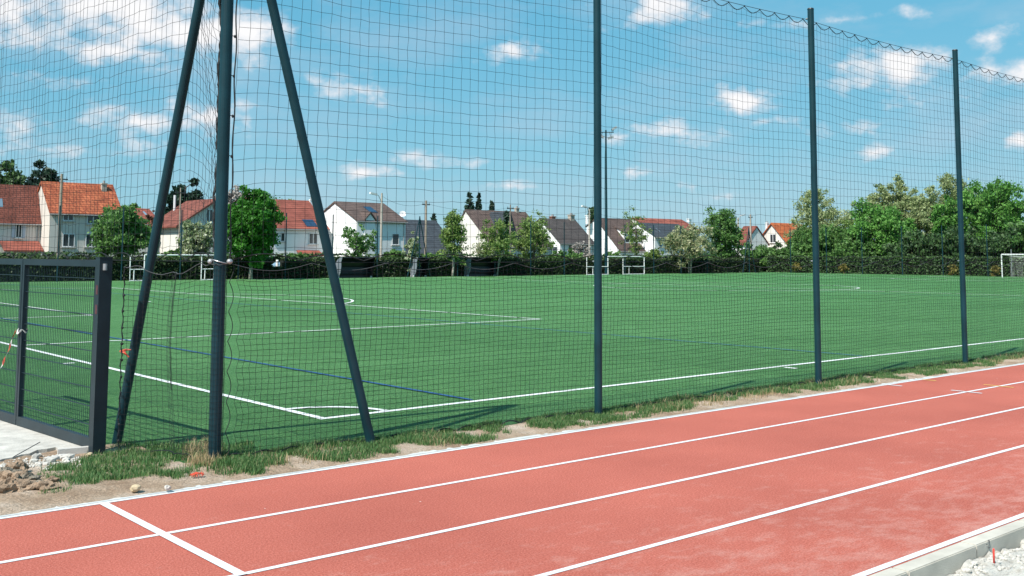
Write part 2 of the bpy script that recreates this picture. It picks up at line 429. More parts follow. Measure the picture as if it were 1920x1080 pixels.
leaf_mat('leaf_fresh', [(0.065, 0.195, 0.039), (0.124, 0.305, 0.058), (0.221, 0.442, 0.098)])
leaf_mat('leaf_mid', [(0.066, 0.156, 0.042), (0.114, 0.24, 0.06), (0.192, 0.336, 0.096)])
leaf_mat('leaf_olive', [(0.098, 0.176, 0.049), (0.176, 0.274, 0.069), (0.313, 0.391, 0.117)])
leaf_mat('leaf_pale', [(0.172, 0.241, 0.086), (0.322, 0.391, 0.172), (0.517, 0.564, 0.31)])
leaf_mat('leaf_dark', [(0.033, 0.072, 0.029), (0.058, 0.117, 0.039), (0.104, 0.182, 0.058)], .2)
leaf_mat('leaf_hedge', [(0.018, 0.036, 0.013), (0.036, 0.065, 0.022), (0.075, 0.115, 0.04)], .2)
leaf_mat('leaf_pine', [(0.018, 0.045, 0.03), (0.03, 0.068, 0.042), (0.053, 0.098, 0.053)], .15)
leaf_mat('leaf_blossom', [(0.126, 0.196, 0.084), (0.28, 0.35, 0.168), (0.868, 0.868, 0.7)])
leaf_mat('leaf_cream', [(0.135, 0.21, 0.09), (0.33, 0.36, 0.18), (0.63, 0.57, 0.375)])
leaf_mat('leaf_twig', [(.25, .23, .21), (.34, .31, .28), (.4, .37, .34)], .1)
leaf_mat('leaf_rust', [(.12, .06, .04), (.17, .085, .055), (.2, .12, .07)])
leaf_mat('leaf_yellow', [(.12, .12, .03), (.26, .22, .06), (.36, .3, .1)])
leaf_mat('grass_blade', [(0.039, 0.121, 0.033), (0.077, 0.193, 0.055), (0.165, 0.242, 0.088), (0.55, 0.462, 0.275)], .3)
leaf_mat('leaf_endhedge', [(.035, .075, .025), (.06, .12, .04), (.11, .19, .06)], .2)
leaf_mat('straw', [(.35, .26, .14), (.46, .36, .2), (.55, .45, .28)], .3)
m, nt, b = nodes_of('barrier_tape')
tcn = nt.nodes.new('ShaderNodeAttribute'); tcn.attribute_name = 'rnd'
nt.links.new(ramp(nt, tcn.outputs['Fac'], [(.78, .1, .06), (.85, .82, .8)], [.49, .51]), b.inputs['Base Color']); b.inputs['Roughness'].default_value = .35
M['barrier_tape'] = m

# ================================================================== GROUND
YT, XC = 12.067, 7.145           # near touchline, near goal line
YF, XE = YT+68, XC+105
mb = MB()
mb.raw([(-3000, -3000, -.32), (4000, -3000, -.32), (4000, 3.8, -.32), (-3000, 3.8, -.32)], [(0, 1, 2, 3)])
mb.raw([(-3000, 3.8, -.32), (4000, 3.8, -.32), (4000, 3.82, -.05), (-3000, 3.82, -.05)], [(0, 1, 2, 3)])
mb.raw([(-3000, 3.82, -.05), (4000, 3.82, -.05), (4000, 4000, -.05), (-3000, 4000, -.05)], [(0, 1, 2, 3)])
struct('ground', mb, M['meadow'])
YE = 9.25                         # inner edge of the track
mb = MB(); mb.box(-40, 240, 3.86, YE, -.04, 0); track = struct('running_track', mb, M['track'])
def strip(name, mat, parent, x0, x1, y0, y1, z=.004):
    m_ = MB(); m_.raw([(x0, y0, z), (x1, y0, z), (x1, y1, z), (x0, y1, z)], [(0, 1, 2, 3)]); return m_.build(name, M[mat], parent)
LW = 1.321
for k in (1, 2, 3): strip('lane_line', 'track_white', track, -40, 240, YE-LW*k-.028, YE-LW*k+.028)
strip('edge_line', 'track_white', track, -40, 240, 3.873, 3.935)
strip('edge_line', 'track_white', track, -40, 240, YE-.05, YE+.004)
strip('start_line', 'track_white', track, 3.27, 3.345, YE-2*LW-.03, YE-.052, .008)
t0 = G(1810, 735); strip('lane_mark', 'track_white', track, t0[0]-.03, t0[0]+.03, YE-LW-.25, YE-LW+.25, .008)
t0 = G(1867, 724); strip('lane_mark', 'track_yellow', track, t0[0]-.025, t0[0]+.025, YE-LW-.25, YE-LW+.25, .008)
t0 = G(1666, 722); strip('lane_mark', 'track_white', track, t0[0]-.03, t0[0]+.03, YE-.3, YE-.052, .008)
t0 = G(1728, 712); strip('lane_mark', 'track_yellow', track, t0[0]-.025, t0[0]+.025, YE-.3, YE-.052, .008)
# pale concrete edging along the verge, slightly wavering
mb = MB(); xs = np.concatenate((np.linspace(-40, -2, 12), np.linspace(-1.8, 40, 140), np.linspace(44, 240, 20)))
rg = np.random.default_rng(3); w = np.convolve(rg.normal(0, .008, len(xs)+8), np.ones(9)/3, 'valid')
V = []
for x, d in zip(xs, w):
    V += [(x, YE, -.04), (x, YE, .012), (x, YE+.075+d*.4, .012+d*.2), (x, YE+.075+d*.4, -.04)]
mb.raw(V, [(i*4+k, i*4+k+1, i*4+5+k, i*4+4+k) for i in range(len(xs)-1) for k in range(3)])
struct('track_edging', mb, M['edging_white'])
# kerb of cast stones on the near side
KX = G(1787, 1040, -.1)[0]
mb = MB(); mb.box(-40, 60, 3.77, 3.84, -.3, -.03); kerb = struct('kerb', mb, M['kerb_concrete'])
kme = None
for i in range(-10, 14):
    x0 = KX+i*1.0
    if kme is None:
        m_ = bmesh.new(); bmesh.ops.create_cube(m_, size=1)
        for v in m_.verts: v.co = Vector((v.co.x*.994+.5, v.co.y*.128, v.co.z*.36))
        bmesh.ops.bevel(m_, geom=list(m_.edges), offset=.007, segments=2, affect='EDGES')
        kme = bpy.data.meshes.new('kerbstone'); m_.to_mesh(kme); m_.free(); kme.materials.append(M['kerb_concrete'])
    o = bpy.data.objects.new('kerbstone', kme); COL.objects.link(o); o.parent = kerb
    o.location = (x0, 3.79+random.Random(i).uniform(-.003, .003), -.172)
# pencil marks on the kerb face
fy = 3.79-.064-.003
def stroke(pts, r=.0025):
    m_ = MB(); m_.tube([(x, fy, z) for x, z in pts], r, 4); return m_
kx, kz = atX(1853, 1022, 7.6)[0], -.065
c = at(1853, 1021, fy)
stk = stroke([(c[0]-.03, c[2]+.006), (c[0]-.012, c[2]+.005)])
two = [(c[0]+.0, c[2]+.022), (c[0]+.008, c[2]+.032), (c[0]+.02, c[2]+.03), (c[0]+.022, c[2]+.018), (c[0]+.006, c[2]-.028), (c[0]+.026, c[2]-.026)]
stk.tube([(x, fy, z) for x, z in two], .0025, 4)
mk = stk.build('pencil_mark', M['pencil'], kerb); mk['label'] = 'pencilled minus two on the kerb face'

# ---- pitch
mb = MB(); mb.raw([(4.35, 10.0, 0), (150, 10.0, 0), (150, YF+5.2, 0), (4.0, YF+5.2, 0), (4.0, 11.75, 0), (4.35, 11.75, 0)], [(0, 1, 2, 3, 4, 5)])
mb.raw([(4.35, 10.04, -.05), (150, 10.04, -.05)], []); pitch = struct('pitch', mb, M['turf'])
W = .055
def line(p, q, mat='turf_white', w=W, z=.005, name='pitch_line'):
    p, q = np.array(p, float), np.array(q, float); d = q-p; d /= np.linalg.norm(d); n = np.array([-d[1], d[0]])*w
    m_ = MB(); m_.raw([(*(p-n), z), (*(q-n), z), (*(q+n), z), (*(p+n), z)], [(0, 1, 2, 3)]); return m_.build(name, M[mat], pitch)
def arc(c, r, a0, a1, n=48, mat='turf_white', w=W, z=.009):
    A = np.linspace(a0, a1, n+1); m_ = MB(); V = []
    for a in A: V += [(c[0]+(r-w)*math.cos(a), c[1]+(r-w)*math.sin(a), z), (c[0]+(r+w)*math.cos(a), c[1]+(r+w)*math.sin(a), z)]
    m_.raw(V, [(2*i, 2*i+1, 2*i+3, 2*i+2) for i in range(n)]); return m_.build('pitch_arc', M[mat], pitch)
line((XC-W, YT), (XE+W, YT), name='touchline'); line((XC-W, YF), (XE+W, YF), name='touchline')
line((XC, YT), (XC, YF), z=.0095, name='goal_line'); line((XE, YT), (XE, YF), z=.0095, name='goal_line')
YM = YT+34; XM = XC+52.5
line((XM, YT), (XM, YF), z=.0095, name='halfway_line'); arc((XM, YM), 9.15, 0, 2*math.pi, 96, z=.013)
for s, X in ((1, XC), (-1, XE)):
    for dx, hy in ((16.5, 20.16), (5.5, 9.16)):
        line((X, YM-hy), (X+s*dx, YM-hy), z=.0125, name='penalty_area_line'); line((X, YM+hy), (X+s*dx, YM+hy), z=.0125, name='penalty_area_line')
        line((X+s*dx, YM-hy-W), (X+s*dx, YM+hy+W), z=.0165, name='penalty_area_line')
    a = math.acos(5.5/9.15)
    arc((X+s*11, YM), 9.15, (-a if s > 0 else math.pi-a), (a if s > 0 else math.pi+a), 40, z=.0205)
    arc((X+s*11, YM), .11, 0, 2*math.pi, 12, w=.1)
arc((XC, YT), 1.0, 0, math.pi/2, 16, z=.0125); arc((XC, YF), 1.0, -math.pi/2, 0, 16, z=.0125)
line((17.3, YT-.42), (17.3, YT-.16), z=.005, name='corner_mark')
line((XC-.45, YT+9.15), (XC-.18, YT+9.15), name='corner_mark')
# blue markings of the crossways pitch
line((9.72, YT+W), (9.72, YF-W), 'turf_blue', .034, .0165, 'blue_line'); line((20.45, YT+W), (20.45, YF-W), 'turf_blue', .034, .021, 'blue_line')
line((56, YT+W), (56, YF-W), 'turf_blue', .034, .0165, 'blue_line')

# ---- verge: trodden soil between track edging and turf, widening at the gate
def hnoise(x, y, s, o=0): return mnoise.fractal(Vector((x*s+o, y*s-o, o*.37)), 1.0, 2.0, 4)
def sheet(x0, x1, y0, y1, st, hf):
    nx = int((x1-x0)/st)+1; ny = max(2, int((y1-y0)/st)+1)
    X = np.linspace(x0, x1, nx); Y = np.linspace(y0, y1, ny)
    V = [(x, y, hf(x, y)) for y in Y for x in X]
    return V, [(j*nx+i, j*nx+i+1, (j+1)*nx+i+1, (j+1)*nx+i) for j in range(ny-1) for i in range(nx-1)]
def smooth01(t): t = max(0, min(1, t)); return t*t*(3-2*t)
def verge_h(x, y):
    e = min(y-(YE+.06), 1.0)
    k = smooth01((y-YE-.03)/.25)
    return .012 + .014*k + k*.022*hnoise(x, y, 2.3) + (.3+.7*k)*.010*hnoise(x, y, 9, 3)
mb = MB()
mb.raw(*sheet(-7, 4.5, YE+.03, 11.9, .07, lambda x, y: verge_h(x, y)+.02*smooth01((10.9-y)/.5)*smooth01((3.6-x)/.5)*smooth01((y-YE-.08)/.5)))
def verge_edge(x, y):
    yb = 10.06+.22*smooth01((8.5-x)/4)+.07*hnoise(x, 0, 1.7, 21)
    return verge_h(x, y)-.09*smooth01((y-yb)/.12)
mb.raw(*sheet(4.5, 34, YE+.03, 10.45, .06, verge_edge))
mb.raw(*sheet(34, 240, YE+.03, 10.12, .8, lambda x, y: .01))
struct('verge', mb, M['soil'], smooth=True)
# slab under the gate, with ragged broken front edge
rg = np.random.default_rng(5)
edge_px = [(186, 849), (150, 853), (112, 851), (104, 848), (88, 851), (70, 853), (55, 860), (40, 862), (22, 868), (8, 870), (-40, 884), (-120, 905)]
pts = [G(*p) for p in edge_px]
poly = [(p[0], p[1], -.03) for p in pts]+[(-2.0, 13, -.03), (-2.0, 24, -.03), (4.0, 24, -.03), (4.0, 11.75, -.03), (4.12, 11.66, -.03)]
mb = MB(); mb.prism(poly[::-1], (0, 0, .085)); slab = struct('concrete_slab', mb, M['slab_concrete'])
a_, b_ = G(108, 849, .05), G(178, 843, .05); d = (b_-a_); d /= np.linalg.norm(d); n_ = np.array([-d[1], d[0], 0])
mb = MB(); mb.obox((a_+b_)/2*np.array([1, 1, 0])+np.array([0, 0, .045]), d, n_, (0, 0, 1), np.linalg.norm(b_-a_)/2, .035, .045)
one('kerb_block', mb, M['concrete'], 'narrow grey concrete strip at the foot of the gate post', 'kerb', (*((a_+b_)/2)[:2], 0))
# crack joint in slab
j0, j1 = G(75, 829, .056), G(25, 857, .056)
mb = MB(); mb.tube([j0, (j0+j1)/2+np.array([.01, .015, 0]), j1], .006, 4); mb.build('slab_joint', M['pencil'], slab)
# pale building rubble beyond the kerb
def rub_h(x, y):
    t = smooth01((3.6-y)/.8)
    hump = .06*smooth01((x-7.4)/.9)
    return -.135+hump*.4+.05*t+.045*hnoise(x, y, 2.6, 7)+.05*abs(hnoise(x, y, 5, 2))+.012*hnoise(x, y, 19, 5)
mb = MB(); mb.raw(*sheet(5.2, 13, .4, 3.72, .045, rub_h)); struct('rubble_bank', mb, M['lime'], smooth=False)

# ---- stones and clods
def rock(r, seed, flat=.75, sub=2, rough=.35):
    bm = bmesh.new(); bmesh.ops.create_icosphere(bm, subdivisions=sub, radius=1)
    o = seed*7.3
    rr = random.Random(seed); sx, sy = rr.uniform(.8, 1.3), rr.uniform(.75, 1.1)
    for v in bm.verts:
        n = v.co.normalized()
        k = 1+rough*mnoise.fractal(n*1.5+Vector((o, o*.3, -o)), 1, 2, 3)+.35*rough*mnoise.fractal(n*5+Vector((o, 1, 2)), 1, 2, 3)
        v.co = Vector((n.x*sx, n.y*sy, n.z*flat))*k*r
    V = [tuple(v.co) for v in bm.verts]; F = [tuple(v.index for v in f.verts) for f in bm.faces]; bm.free(); return V, F
def put_rock(name, px, py, r, seed, mat, label, cat, group=None, sink=.35, base=.03, sub=2, rough=.35):
    c = G(px, py, base); V, F = rock(r, seed, sub=sub, rough=rough); m_ = MB()
    m_.raw(np.array(V)+np.array([c[0], c[1], base+r*(.75-sink)]), F)
    return one(name, m_, M[mat], label, cat, (c[0], c[1], base), group)
put_rock('soil_clod', 32, 888, .105, 1, 'clod', 'single rounded reddish clod lying on the white crumbs by the slab', 'clod', sub=3, rough=.5)
clods = [(8, 905, .12, 'clod_grey', 'dark crumbly clod at the left end of the heap'), (22, 915, .15, 'clod', 'big brown clod in the middle of the soil heap'),
         (52, 912, .12, 'clod_grey', 'grey-sided clod standing proud on the soil heap'), (40, 922, .10, 'clod', 'low brown clod in front of the grey-sided one'),
         (84, 920, .09, 'clod', 'rounded clod at the right end of the heap beside the grass'), (70, 916, .07, 'clod_grey', 'small clod wedged next to the right-hand rounded clod'),
         (8, 925, .12, 'clod', 'lowest lumpy clod at the photo edge'), (98, 906, .06, 'clod', 'small flat clod touching the grass tuft')]
for i, (px, py, r, mt, lb) in enumerate(clods): put_rock('soil_clod', px, py, r*.85, 20+i, mt, lb, 'clod', 'clods heaped beside the slab', sub=3, rough=.6)
put_rock('stone', 253, 921, .045, 40, 'ochre_stone', 'lone tan pebble on bare soil near the track edging', 'stone', sink=.2)
put_rock('stone', 314, 918, .03, 41, 'lime_stone', 'whitish pebble touching the track edging under the red netting scrap', 'stone', sink=.2)
put_rock('stone', 168, 855, .03, 42, 'ochre_stone', 'small yellowish stone below the narrow concrete strip', 'stone', sink=.2)
rr = random.Random(8)
for i in range(18):
    put_rock('stone', rr.uniform(58, 128), rr.uniform(856, 874), rr.uniform(.025, .055), 60+i, 'lime_stone' if i % 3 else 'concrete', 'broken pale concrete lump along the ragged slab edge', 'stone', 'rubble lumps along the slab edge', sub=1, rough=.6)
mb = MB()
for i in range(420):                       # fine crumbs nobody could count
    px, py = rr.uniform(-20, 150), 0
    py = 866+(-.12*(px-60))*.6+rr.gauss(4, 6)
    c = G(px, py, .03); V, F = rock(rr.uniform(.006, .02), 200+i % 9, sub=1); mb.raw(np.array(V)+np.array([c[0], c[1], .03]), F)
tag(mb.build('crumbs', M['lime_stone'], None, (3.3, 11.3, 0)), 'fine white crumbs of concrete spilled from the slab edge', 'gravel', kind='stuff')
for i, (px, py, r, lb) in enumerate([(1875, 1045, .09, 'flat pale lump just right of the red stake'), (1845, 1058, .10, 'pointed pale lump below the pencilled kerb mark'), (1905, 1018, .12, 'big whitish block at the right edge of the photo'),
                                     (1800, 1072, .05, 'small pale stone against the kerb foot'), (1890, 1065, .06, 'small pale stone in the rubble under the red stake')]):
    c = G(px, py, -.13); V, F = rock(r, 90+i, .6, 2, .5); m_ = MB(); m_.raw(np.array(V)+np.array([c[0], c[1], -.14]), F)
    one('stone', m_, M['lime'], lb, 'stone', (c[0], c[1], -.14))
mb = MB()
for i in range(260):
    c = G(rr.uniform(1745, 1925), rr.uniform(1030, 1085), -.13); x, y = c[0], min(c[1], 3.66)
    V, F = rock(rr.uniform(.006, .022), 200+i % 9, sub=1); mb.raw(np.array(V)+np.array([x, y, rub_h(x, y)+.006]), F)
tag(mb.build('crumbs', M['lime_stone'], None, (8, 3, -.2)), 'pale crushed gravel scattered over the rubble bank', 'gravel', kind='stuff')
# red stake
c = at(1863, 1030, 3.58); mb = MB(); mb.tube([(c[0], 3.58, c[2]-.1), (c[0], 3.58, c[2]-.0), (c[0], 3.58, c[2]+.008)], [.007, .007, .003], 8)
one('marker_stake', mb, M['stake_red'], 'short red plastic marker stake against the concrete kerb', 'stake', (c[0], 3.58, -.25), smooth=True)
# scrap of red netting
mb = MB(); c = G(370, 893, .04)
for k in range(7):
    mb.tube([c+np.array([-.06+.018*k, -.02-.012*(k % 3), .005]), c+np.array([-.05+.018*k, .0, .03+.006*(k % 2)]), c+np.array([-.06+.02*k, .03+.01*(k % 2), .008])], .004, 4)
for k in range(4): mb.tube([c+np.array([-.06, -.02+.016*k, .02]), c+np.array([0, -.02+.018*k, .032]), c+np.array([.06, -.02+.016*k, .012])], .004, 4)
one('netting_scrap', mb, M['orange_plastic'], 'torn scrap of orange-red plastic netting in the grass by the corner post', 'plastic scrap', c)

# ================================================================== NETS, POSTS, GATE
rgn = np.random.default_rng(17)
def lattice(mb, P, r, nrm, along):
    """P[rows, cols, 3]; three-sided cords along both directions"""
    nrm = np.asarray(nrm, float); along = np.asarray(along, float); up = np.array([0, 0, 1.])
    for Q, a, b in ((P, nrm, up), (P.transpose(1, 0, 2), nrm, along)):
        ns, n = Q.shape[:2]
        off = np.stack([a*math.cos(t)*r+b*math.sin(t)*r for t in (0.3, 2.394, 4.489)])
        V = Q[:, :, None, :]+off[None, None]
        idx = np.arange(ns*n*3).reshape(ns, n, 3)
        f = []
        for k in range(3):
            k2 = (k+1) % 3
            f.append(np.stack([idx[:, :-1, k], idx[:, :-1, k2], idx[:, 1:, k2], idx[:, 1:, k]], -1).reshape(-1, 4))
        mb.v.append(V.reshape(-1, 3)); mb.f += [tuple(q) for q in (np.concatenate(f)+mb.n).tolist()]; mb.n += ns*n*3
def wavy(n, amp, k=9):
    w = np.convolve(rgn.normal(0, 1, n+k), np.ones(k)/k, 'valid')[:n]; return w/(w.std()+1e-9)*amp

CORNER = np.array([4.806, 10.249]); HC = 6.62
POSTS = [(10.03, 9.835), (15.18, 9.80), (20.45, 9.855), (25.65, 9.85), (30.8, 9.85)]
HP = 6.35
YN = 9.93                                   # net hangs on the pitch side of the posts
ZM = 2.07                                   # cable joining the two nets
post_labels = ['slim dark green-blue post standing alone mid-photo in front of the floodlight mast', 'slim dark post with its top showing, left of the pale orange-roofed gable', 'slim dark post with its top showing, nearest the full-size goal',
               'dark post beyond the right edge of the photo', 'farthest dark post beyond the right edge of the photo']
for (x, y), lb in list(zip(POSTS, post_labels))[:4]:
    t = thing('net_post', (x, y, 0), lb, 'post', 'plain posts carrying the ball net along the track')
    mb = MB(); mb.tube([(x, y, -.3), (x, y, HP)], .053, 20); mb.build('pole', M['post_paint'], t, smooth=False)
    mb = MB(); mb.tube([(x, y, HP), (x, y, HP+.018)], [.058, .05], 20); mb.build('cap', M['dark_metal'], t)
    for z in (6.2, ZM):
        mb = MB(); mb.tube([(x, y+.05, z), (x, y+.095, z)], .012, 6); mb.build('hook', M['galvanised'], t)
def shade_smooth(o):
    o.data.polygons.foreach_set('use_smooth', [len(p.vertices) == 4 for p in o.data.polygons])
t = thing('corner_post', (*CORNER, 0), 'thick dark corner post braced by two leaning struts', 'post')
mb = MB(); mb.tube([(*CORNER, -.3), (*CORNER, HC)], .064, 24); mb.build('pole', M['post_paint'], t)
for foot, top in (((6.55, 9.97), (4.86, 10.235)), ((4.43, 11.98), (4.79, 10.30))):
    mb = MB(); f3, t3 = np.array([*foot, 0.]), np.array([*top, 6.56]); dd = (f3-t3)/np.linalg.norm(f3-t3)
    mb.tube([t3, f3+dd*.25], .053, 20); mb.build('strut', M['post_paint'], t)
mb = MB(); A = np.linspace(0, 2*math.pi, 25); mb.tube([(CORNER[0]+.072*math.cos(a), CORNER[1]+.072*math.sin(a), ZM-.0+.02*math.sin(a-1)) for a in A], .006, 6, False)
mb.build('cable_loop', M['galvanised'], t)
for s in (-1, 1):
    c = np.array([*CORNER, ZM])+_r*.1*s; mb = MB(); V, F = rock(.03, 5, 1, 2, .05); mb.raw(np.array(V)+c, F); mb.build('cable_clamp', M['galvanised'], t)

X0N, X1N = CORNER[0]+.085, 29.0
def yn(x): return YN+(CORNER[1]-.05-YN)*np.clip((POSTS[0][0]-np.asarray(x, float))/(POSTS[0][0]-CORNER[0]), 0, 1)
def run_span(x):
    xs_ = [CORNER[0]]+[p[0] for p in POSTS]
    for a, b in zip(xs_[:-1], xs_[1:]):
        if a <= x <= b: return (x-a)/(b-a)
    return 0
xs = np.arange(X0N, X1N, .128)
zs = np.linspace(6.2, ZM+.02, 30)
sag = np.array([math.sin(math.pi*run_span(x)) for x in xs])
wy = wavy(len(xs), .02, 15)
P = np.zeros((len(zs), len(xs), 3))
for i, z in enumerate(zs):
    f = (6.2-z)/4.1
    P[i, :, 0] = xs+rgn.normal(0, .004, len(xs))+.015*math.sin(f*5)
    P[i, :, 1] = yn(xs)+.03*np.sin(xs*1.1+f*2)+wy+.05*sag*math.sin(math.pi*f)
    P[i, :, 2] = z-.05*sag*(1-f)-.07*np.exp(-(xs-X0N)/.35)+rgn.normal(0, .004, len(xs))+wavy(len(xs), .005)+.009*np.sin(xs*2.3+i*.3)
sc = np.abs(np.sin(math.pi*(xs-X0N)/.41))
P[0, :, 2] = 6.2-.05*sag-.085*sc
arch = np.abs(np.sin(math.pi*(xs-X0N)/.8))
P[-1, :, 2] = ZM+.012+.075*arch
upper = thing('ball_net', (X0N, YN, 0), 'tall wide-mesh dark net hung between the posts along the track', 'net')
mb = MB(); lattice(mb, P, .0023, (0, 1, 0), (1, 0, 0)); o = mb.build('netting', M['net_cord'], upper); o['kind'] = 'stuff'
def rope(name, pts, r, mat, parent, sides=5):
    m_ = MB(); m_.tube(pts, r, sides); return m_.build(name, M[mat], parent)
fine = np.arange(X0N, X1N, .041); fsag = np.array([math.sin(math.pi*run_span(x)) for x in fine])
rope('top_rope', np.stack([fine, yn(fine), 6.2-.05*fsag-.085*np.abs(np.sin(math.pi*(fine-X0N)/.41))], 1), .006, 'edge_rope', upper)
rope('top_cable', np.stack([fine, yn(fine)-.005, 6.205-.05*fsag], 1), .0045, 'edge_rope', upper, 4)
rope('bottom_rope', np.stack([fine, yn(fine), ZM+.008+.075*np.abs(np.sin(math.pi*(fine-X0N)/.8))], 1), .006, 'edge_rope', upper)
zz = np.linspace(HC-.3, ZM, 60)
rope('side_rope', np.stack([np.full(60, X0N)+.008*np.sin(zz*9), np.full(60, CORNER[1]-.05), zz], 1), .008, 'edge_rope', upper)
m_ = MB()
for k in range(int((X1N-X0N)/.41)): 
    x = X0N+.41*k; V, F = rock(.013, 3, 1.2, 1, .05); m_.raw(np.array(V)+np.array([x, float(yn(x)), 6.2-.05*math.sin(math.pi*run_span(x))]), F)
for k in range(10):
    z = ZM+.25+k*.43; V, F = rock(.017, 4, 1.2, 1, .05); m_.raw(np.array(V)+np.array([X0N-.012, CORNER[1]-.05, z]), F); m_.tube([(X0N, CORNER[1]-.05, z), (X0N-.05, CORNER[1], z+.02)], .004, 4)
m_.build('tie', M['edge_rope'], upper)['kind'] = 'stuff'
# first columns reach back to the pole
# lower, finer net along the track
xs = np.arange(X0N+.07, X1N, .074)
zs = np.concatenate((np.linspace(ZM-.02, .03, 36),))
P = np.zeros((len(zs), len(xs), 3)); wy = wavy(len(xs), .018, 21)
edge = np.exp(-(xs-xs[0])/.25)
for i, z in enumerate(zs):
    f = i/(len(zs)-1)
    pull = .045*abs(math.sin(math.pi*z/.31))*edge
    P[i, :, 0] = xs+pull+rgn.normal(0, .003, len(xs))+.012*math.sin(f*6)
    P[i, :, 1] = yn(xs)+wy+.02*np.sin(xs*1.7+f*3)+.03*f*np.sin(xs*.9)
    P[i, :, 2] = z+rgn.normal(0, .002, len(xs))+wavy(len(xs), .004, 13)+.012*np.sin(xs*1.3+f*4)
P[0, :, 2] = ZM-.02-.08*np.abs(np.sin(math.pi*(xs-X0N)/.95))
for i in range(1, 7): P[i, :, 2] -= (1-i/7)*.06*np.abs(np.sin(math.pi*(xs-X0N)/.95))
P[-1, :, 2] = .035+.05*np.abs(np.sin(math.pi*(xs-X0N)/.33+.6))
lower = thing('ball_net', (X0N+.05, YN, 0), 'low fine-mesh black net along the track below the tall net', 'net')
mb = MB(); lattice(mb, P, .0022, (0, 1, 0), (1, 0, 0)); o = mb.build('netting', M['net_cord'], lower); o['kind'] = 'stuff'
rope('middle_cable', np.stack([fine, yn(fine)+.01, np.full(len(fine), ZM)-.012*fsag], 1), .004, 'edge_rope', lower, 4)
rope('top_rope', np.stack([fine, yn(fine), ZM-.018-.08*np.abs(np.sin(math.pi*(fine-X0N)/.95))], 1), .0036, 'pale_rope', lower)
rope('ground_rope', np.stack([fine, yn(fine)+.005, .03+.05*np.abs(np.sin(math.pi*(fine-X0N)/.33+.6))], 1), .008, 'edge_rope', lower)
zz = np.linspace(ZM-.05, .05, 120)
rope('side_rope', np.stack([X0N-.005+.05*np.abs(np.sin(math.pi*zz/.31)), np.full(120, CORNER[1]-.06), zz], 1), .0045, 'edge_rope', lower)

# nets on the gate side, running away from the corner post
Ydir = np.array([-.085, 1.0]); Ydir /= np.linalg.norm(Ydir); Nl = np.array([Ydir[1], -Ydir[0], 0])
GX = lambda s: CORNER+Ydir*s
ss = np.concatenate((np.linspace(.06, .75, 13), np.arange(.86, 11.5, .13)))
zs = np.linspace(6.35, ZM+.03, 31)
P = np.zeros((len(zs), len(ss), 3)); wy = wavy(len(ss), .02, 15)
near = np.clip(1-ss/.8, 0, 1); near = near*near*(3-2*near)
for i, z in enumerate(zs):
    f = (6.35-z)/4.3
    base = CORNER[None]+Ydir[None]*(ss[:, None]+rgn.normal(0, .004, len(ss))[:, None]+(.10*math.sin(7*f)*near*(1-near)*4)[:, None])
    off = wy+.03*np.sin(ss*1.1+f*2)+.05*near*rgn.normal(0, .35, len(ss))
    P[i, :, 0] = base[:, 0]-.05+off*Nl[0]; P[i, :, 1] = base[:, 1]+off*Nl[1]
    P[i, :, 2] = z-.75*near*(1-.85*f*f)*min(1, f*4)-.06*np.sin(np.minimum(ss, 8)*.4)*(1-f)+rgn.normal(0, .006, len(ss))+wavy(len(ss), .008)
P[-1, :, 2] = ZM+.02+.075*np.abs(np.sin(math.pi*ss/.62))
gup = thing('ball_net', (*GX(5), 0), 'tall wide-mesh dark net above the gate, left of the corner post', 'net')
mb = MB(); lattice(mb, P, .0023, Nl, (*Ydir, 0)); o = mb.build('netting', M['net_cord'], gup); o['kind'] = 'stuff'
fs = np.linspace(.05, 11.5, 300)
rope('bottom_rope', [(GX(s)[0]-.05, GX(s)[1], ZM+.016+.075*abs(math.sin(math.pi*s/.62))) for s in fs], .006, 'edge_rope', gup)
rope('middle_cable', [(GX(s)[0]-.05, GX(s)[1], ZM) for s in fs], .004, 'edge_rope', gup, 4)
zz = np.linspace(HC-.1, ZM+.1, 140)
bl = wavy(140, .008, 5)
rope('bunched_edge', np.stack([CORNER[0]-.045+bl, np.full(140, CORNER[1]+.065)+wavy(140, .006, 5), zz], 1), .011+.004*np.abs(wavy(140, 1, 4)), 'edge_rope', gup)
m_ = MB()
for k in range(19):
    s = .62*k; c = np.array([GX(s)[0]-.05, GX(s)[1], ZM+.01]); V, F = rock(.014, 4, 1.2, 1, .05); m_.raw(np.array(V)+c, F)
m_.build('tie', M['edge_rope'], gup)['kind'] = 'stuff'

# lower net between corner post and gate post; wraps round the corner post
GP = G(185, 846, 0.05)[:2]                      # gate post foot
wrap = [(CORNER[0]+.076*math.cos(a), CORNER[1]+.076*math.sin(a)) for a in np.linspace(R(-20), R(-175), 7)]
seg = [(CORNER[0]-.075, CORNER[1]+.06), (4.62, 10.55), (4.50, 10.62), (4.53, 10.80), (GP[0]+.16, GP[1]-.12)]
path = wrap[:]
for a, b in zip(seg[:-1], seg[1:]):
    n = max(3, int(np.hypot(b[0]-a[0], b[1]-a[1])/.06))
    path += [(a[0]+(b[0]-a[0])*k/n, a[1]+(b[1]-a[1])*k/n) for k in range(n)]
path.append(seg[-1]); path = np.array(path)
zs = np.linspace(ZM-.03, .06, 36); P = np.zeros((len(zs), len(path), 3)); L = np.concatenate(([0], np.cumsum(np.hypot(*np.diff(path, axis=0).T))))
tt = np.clip((L-.5)/(L[-1]-.5), 0, 1)
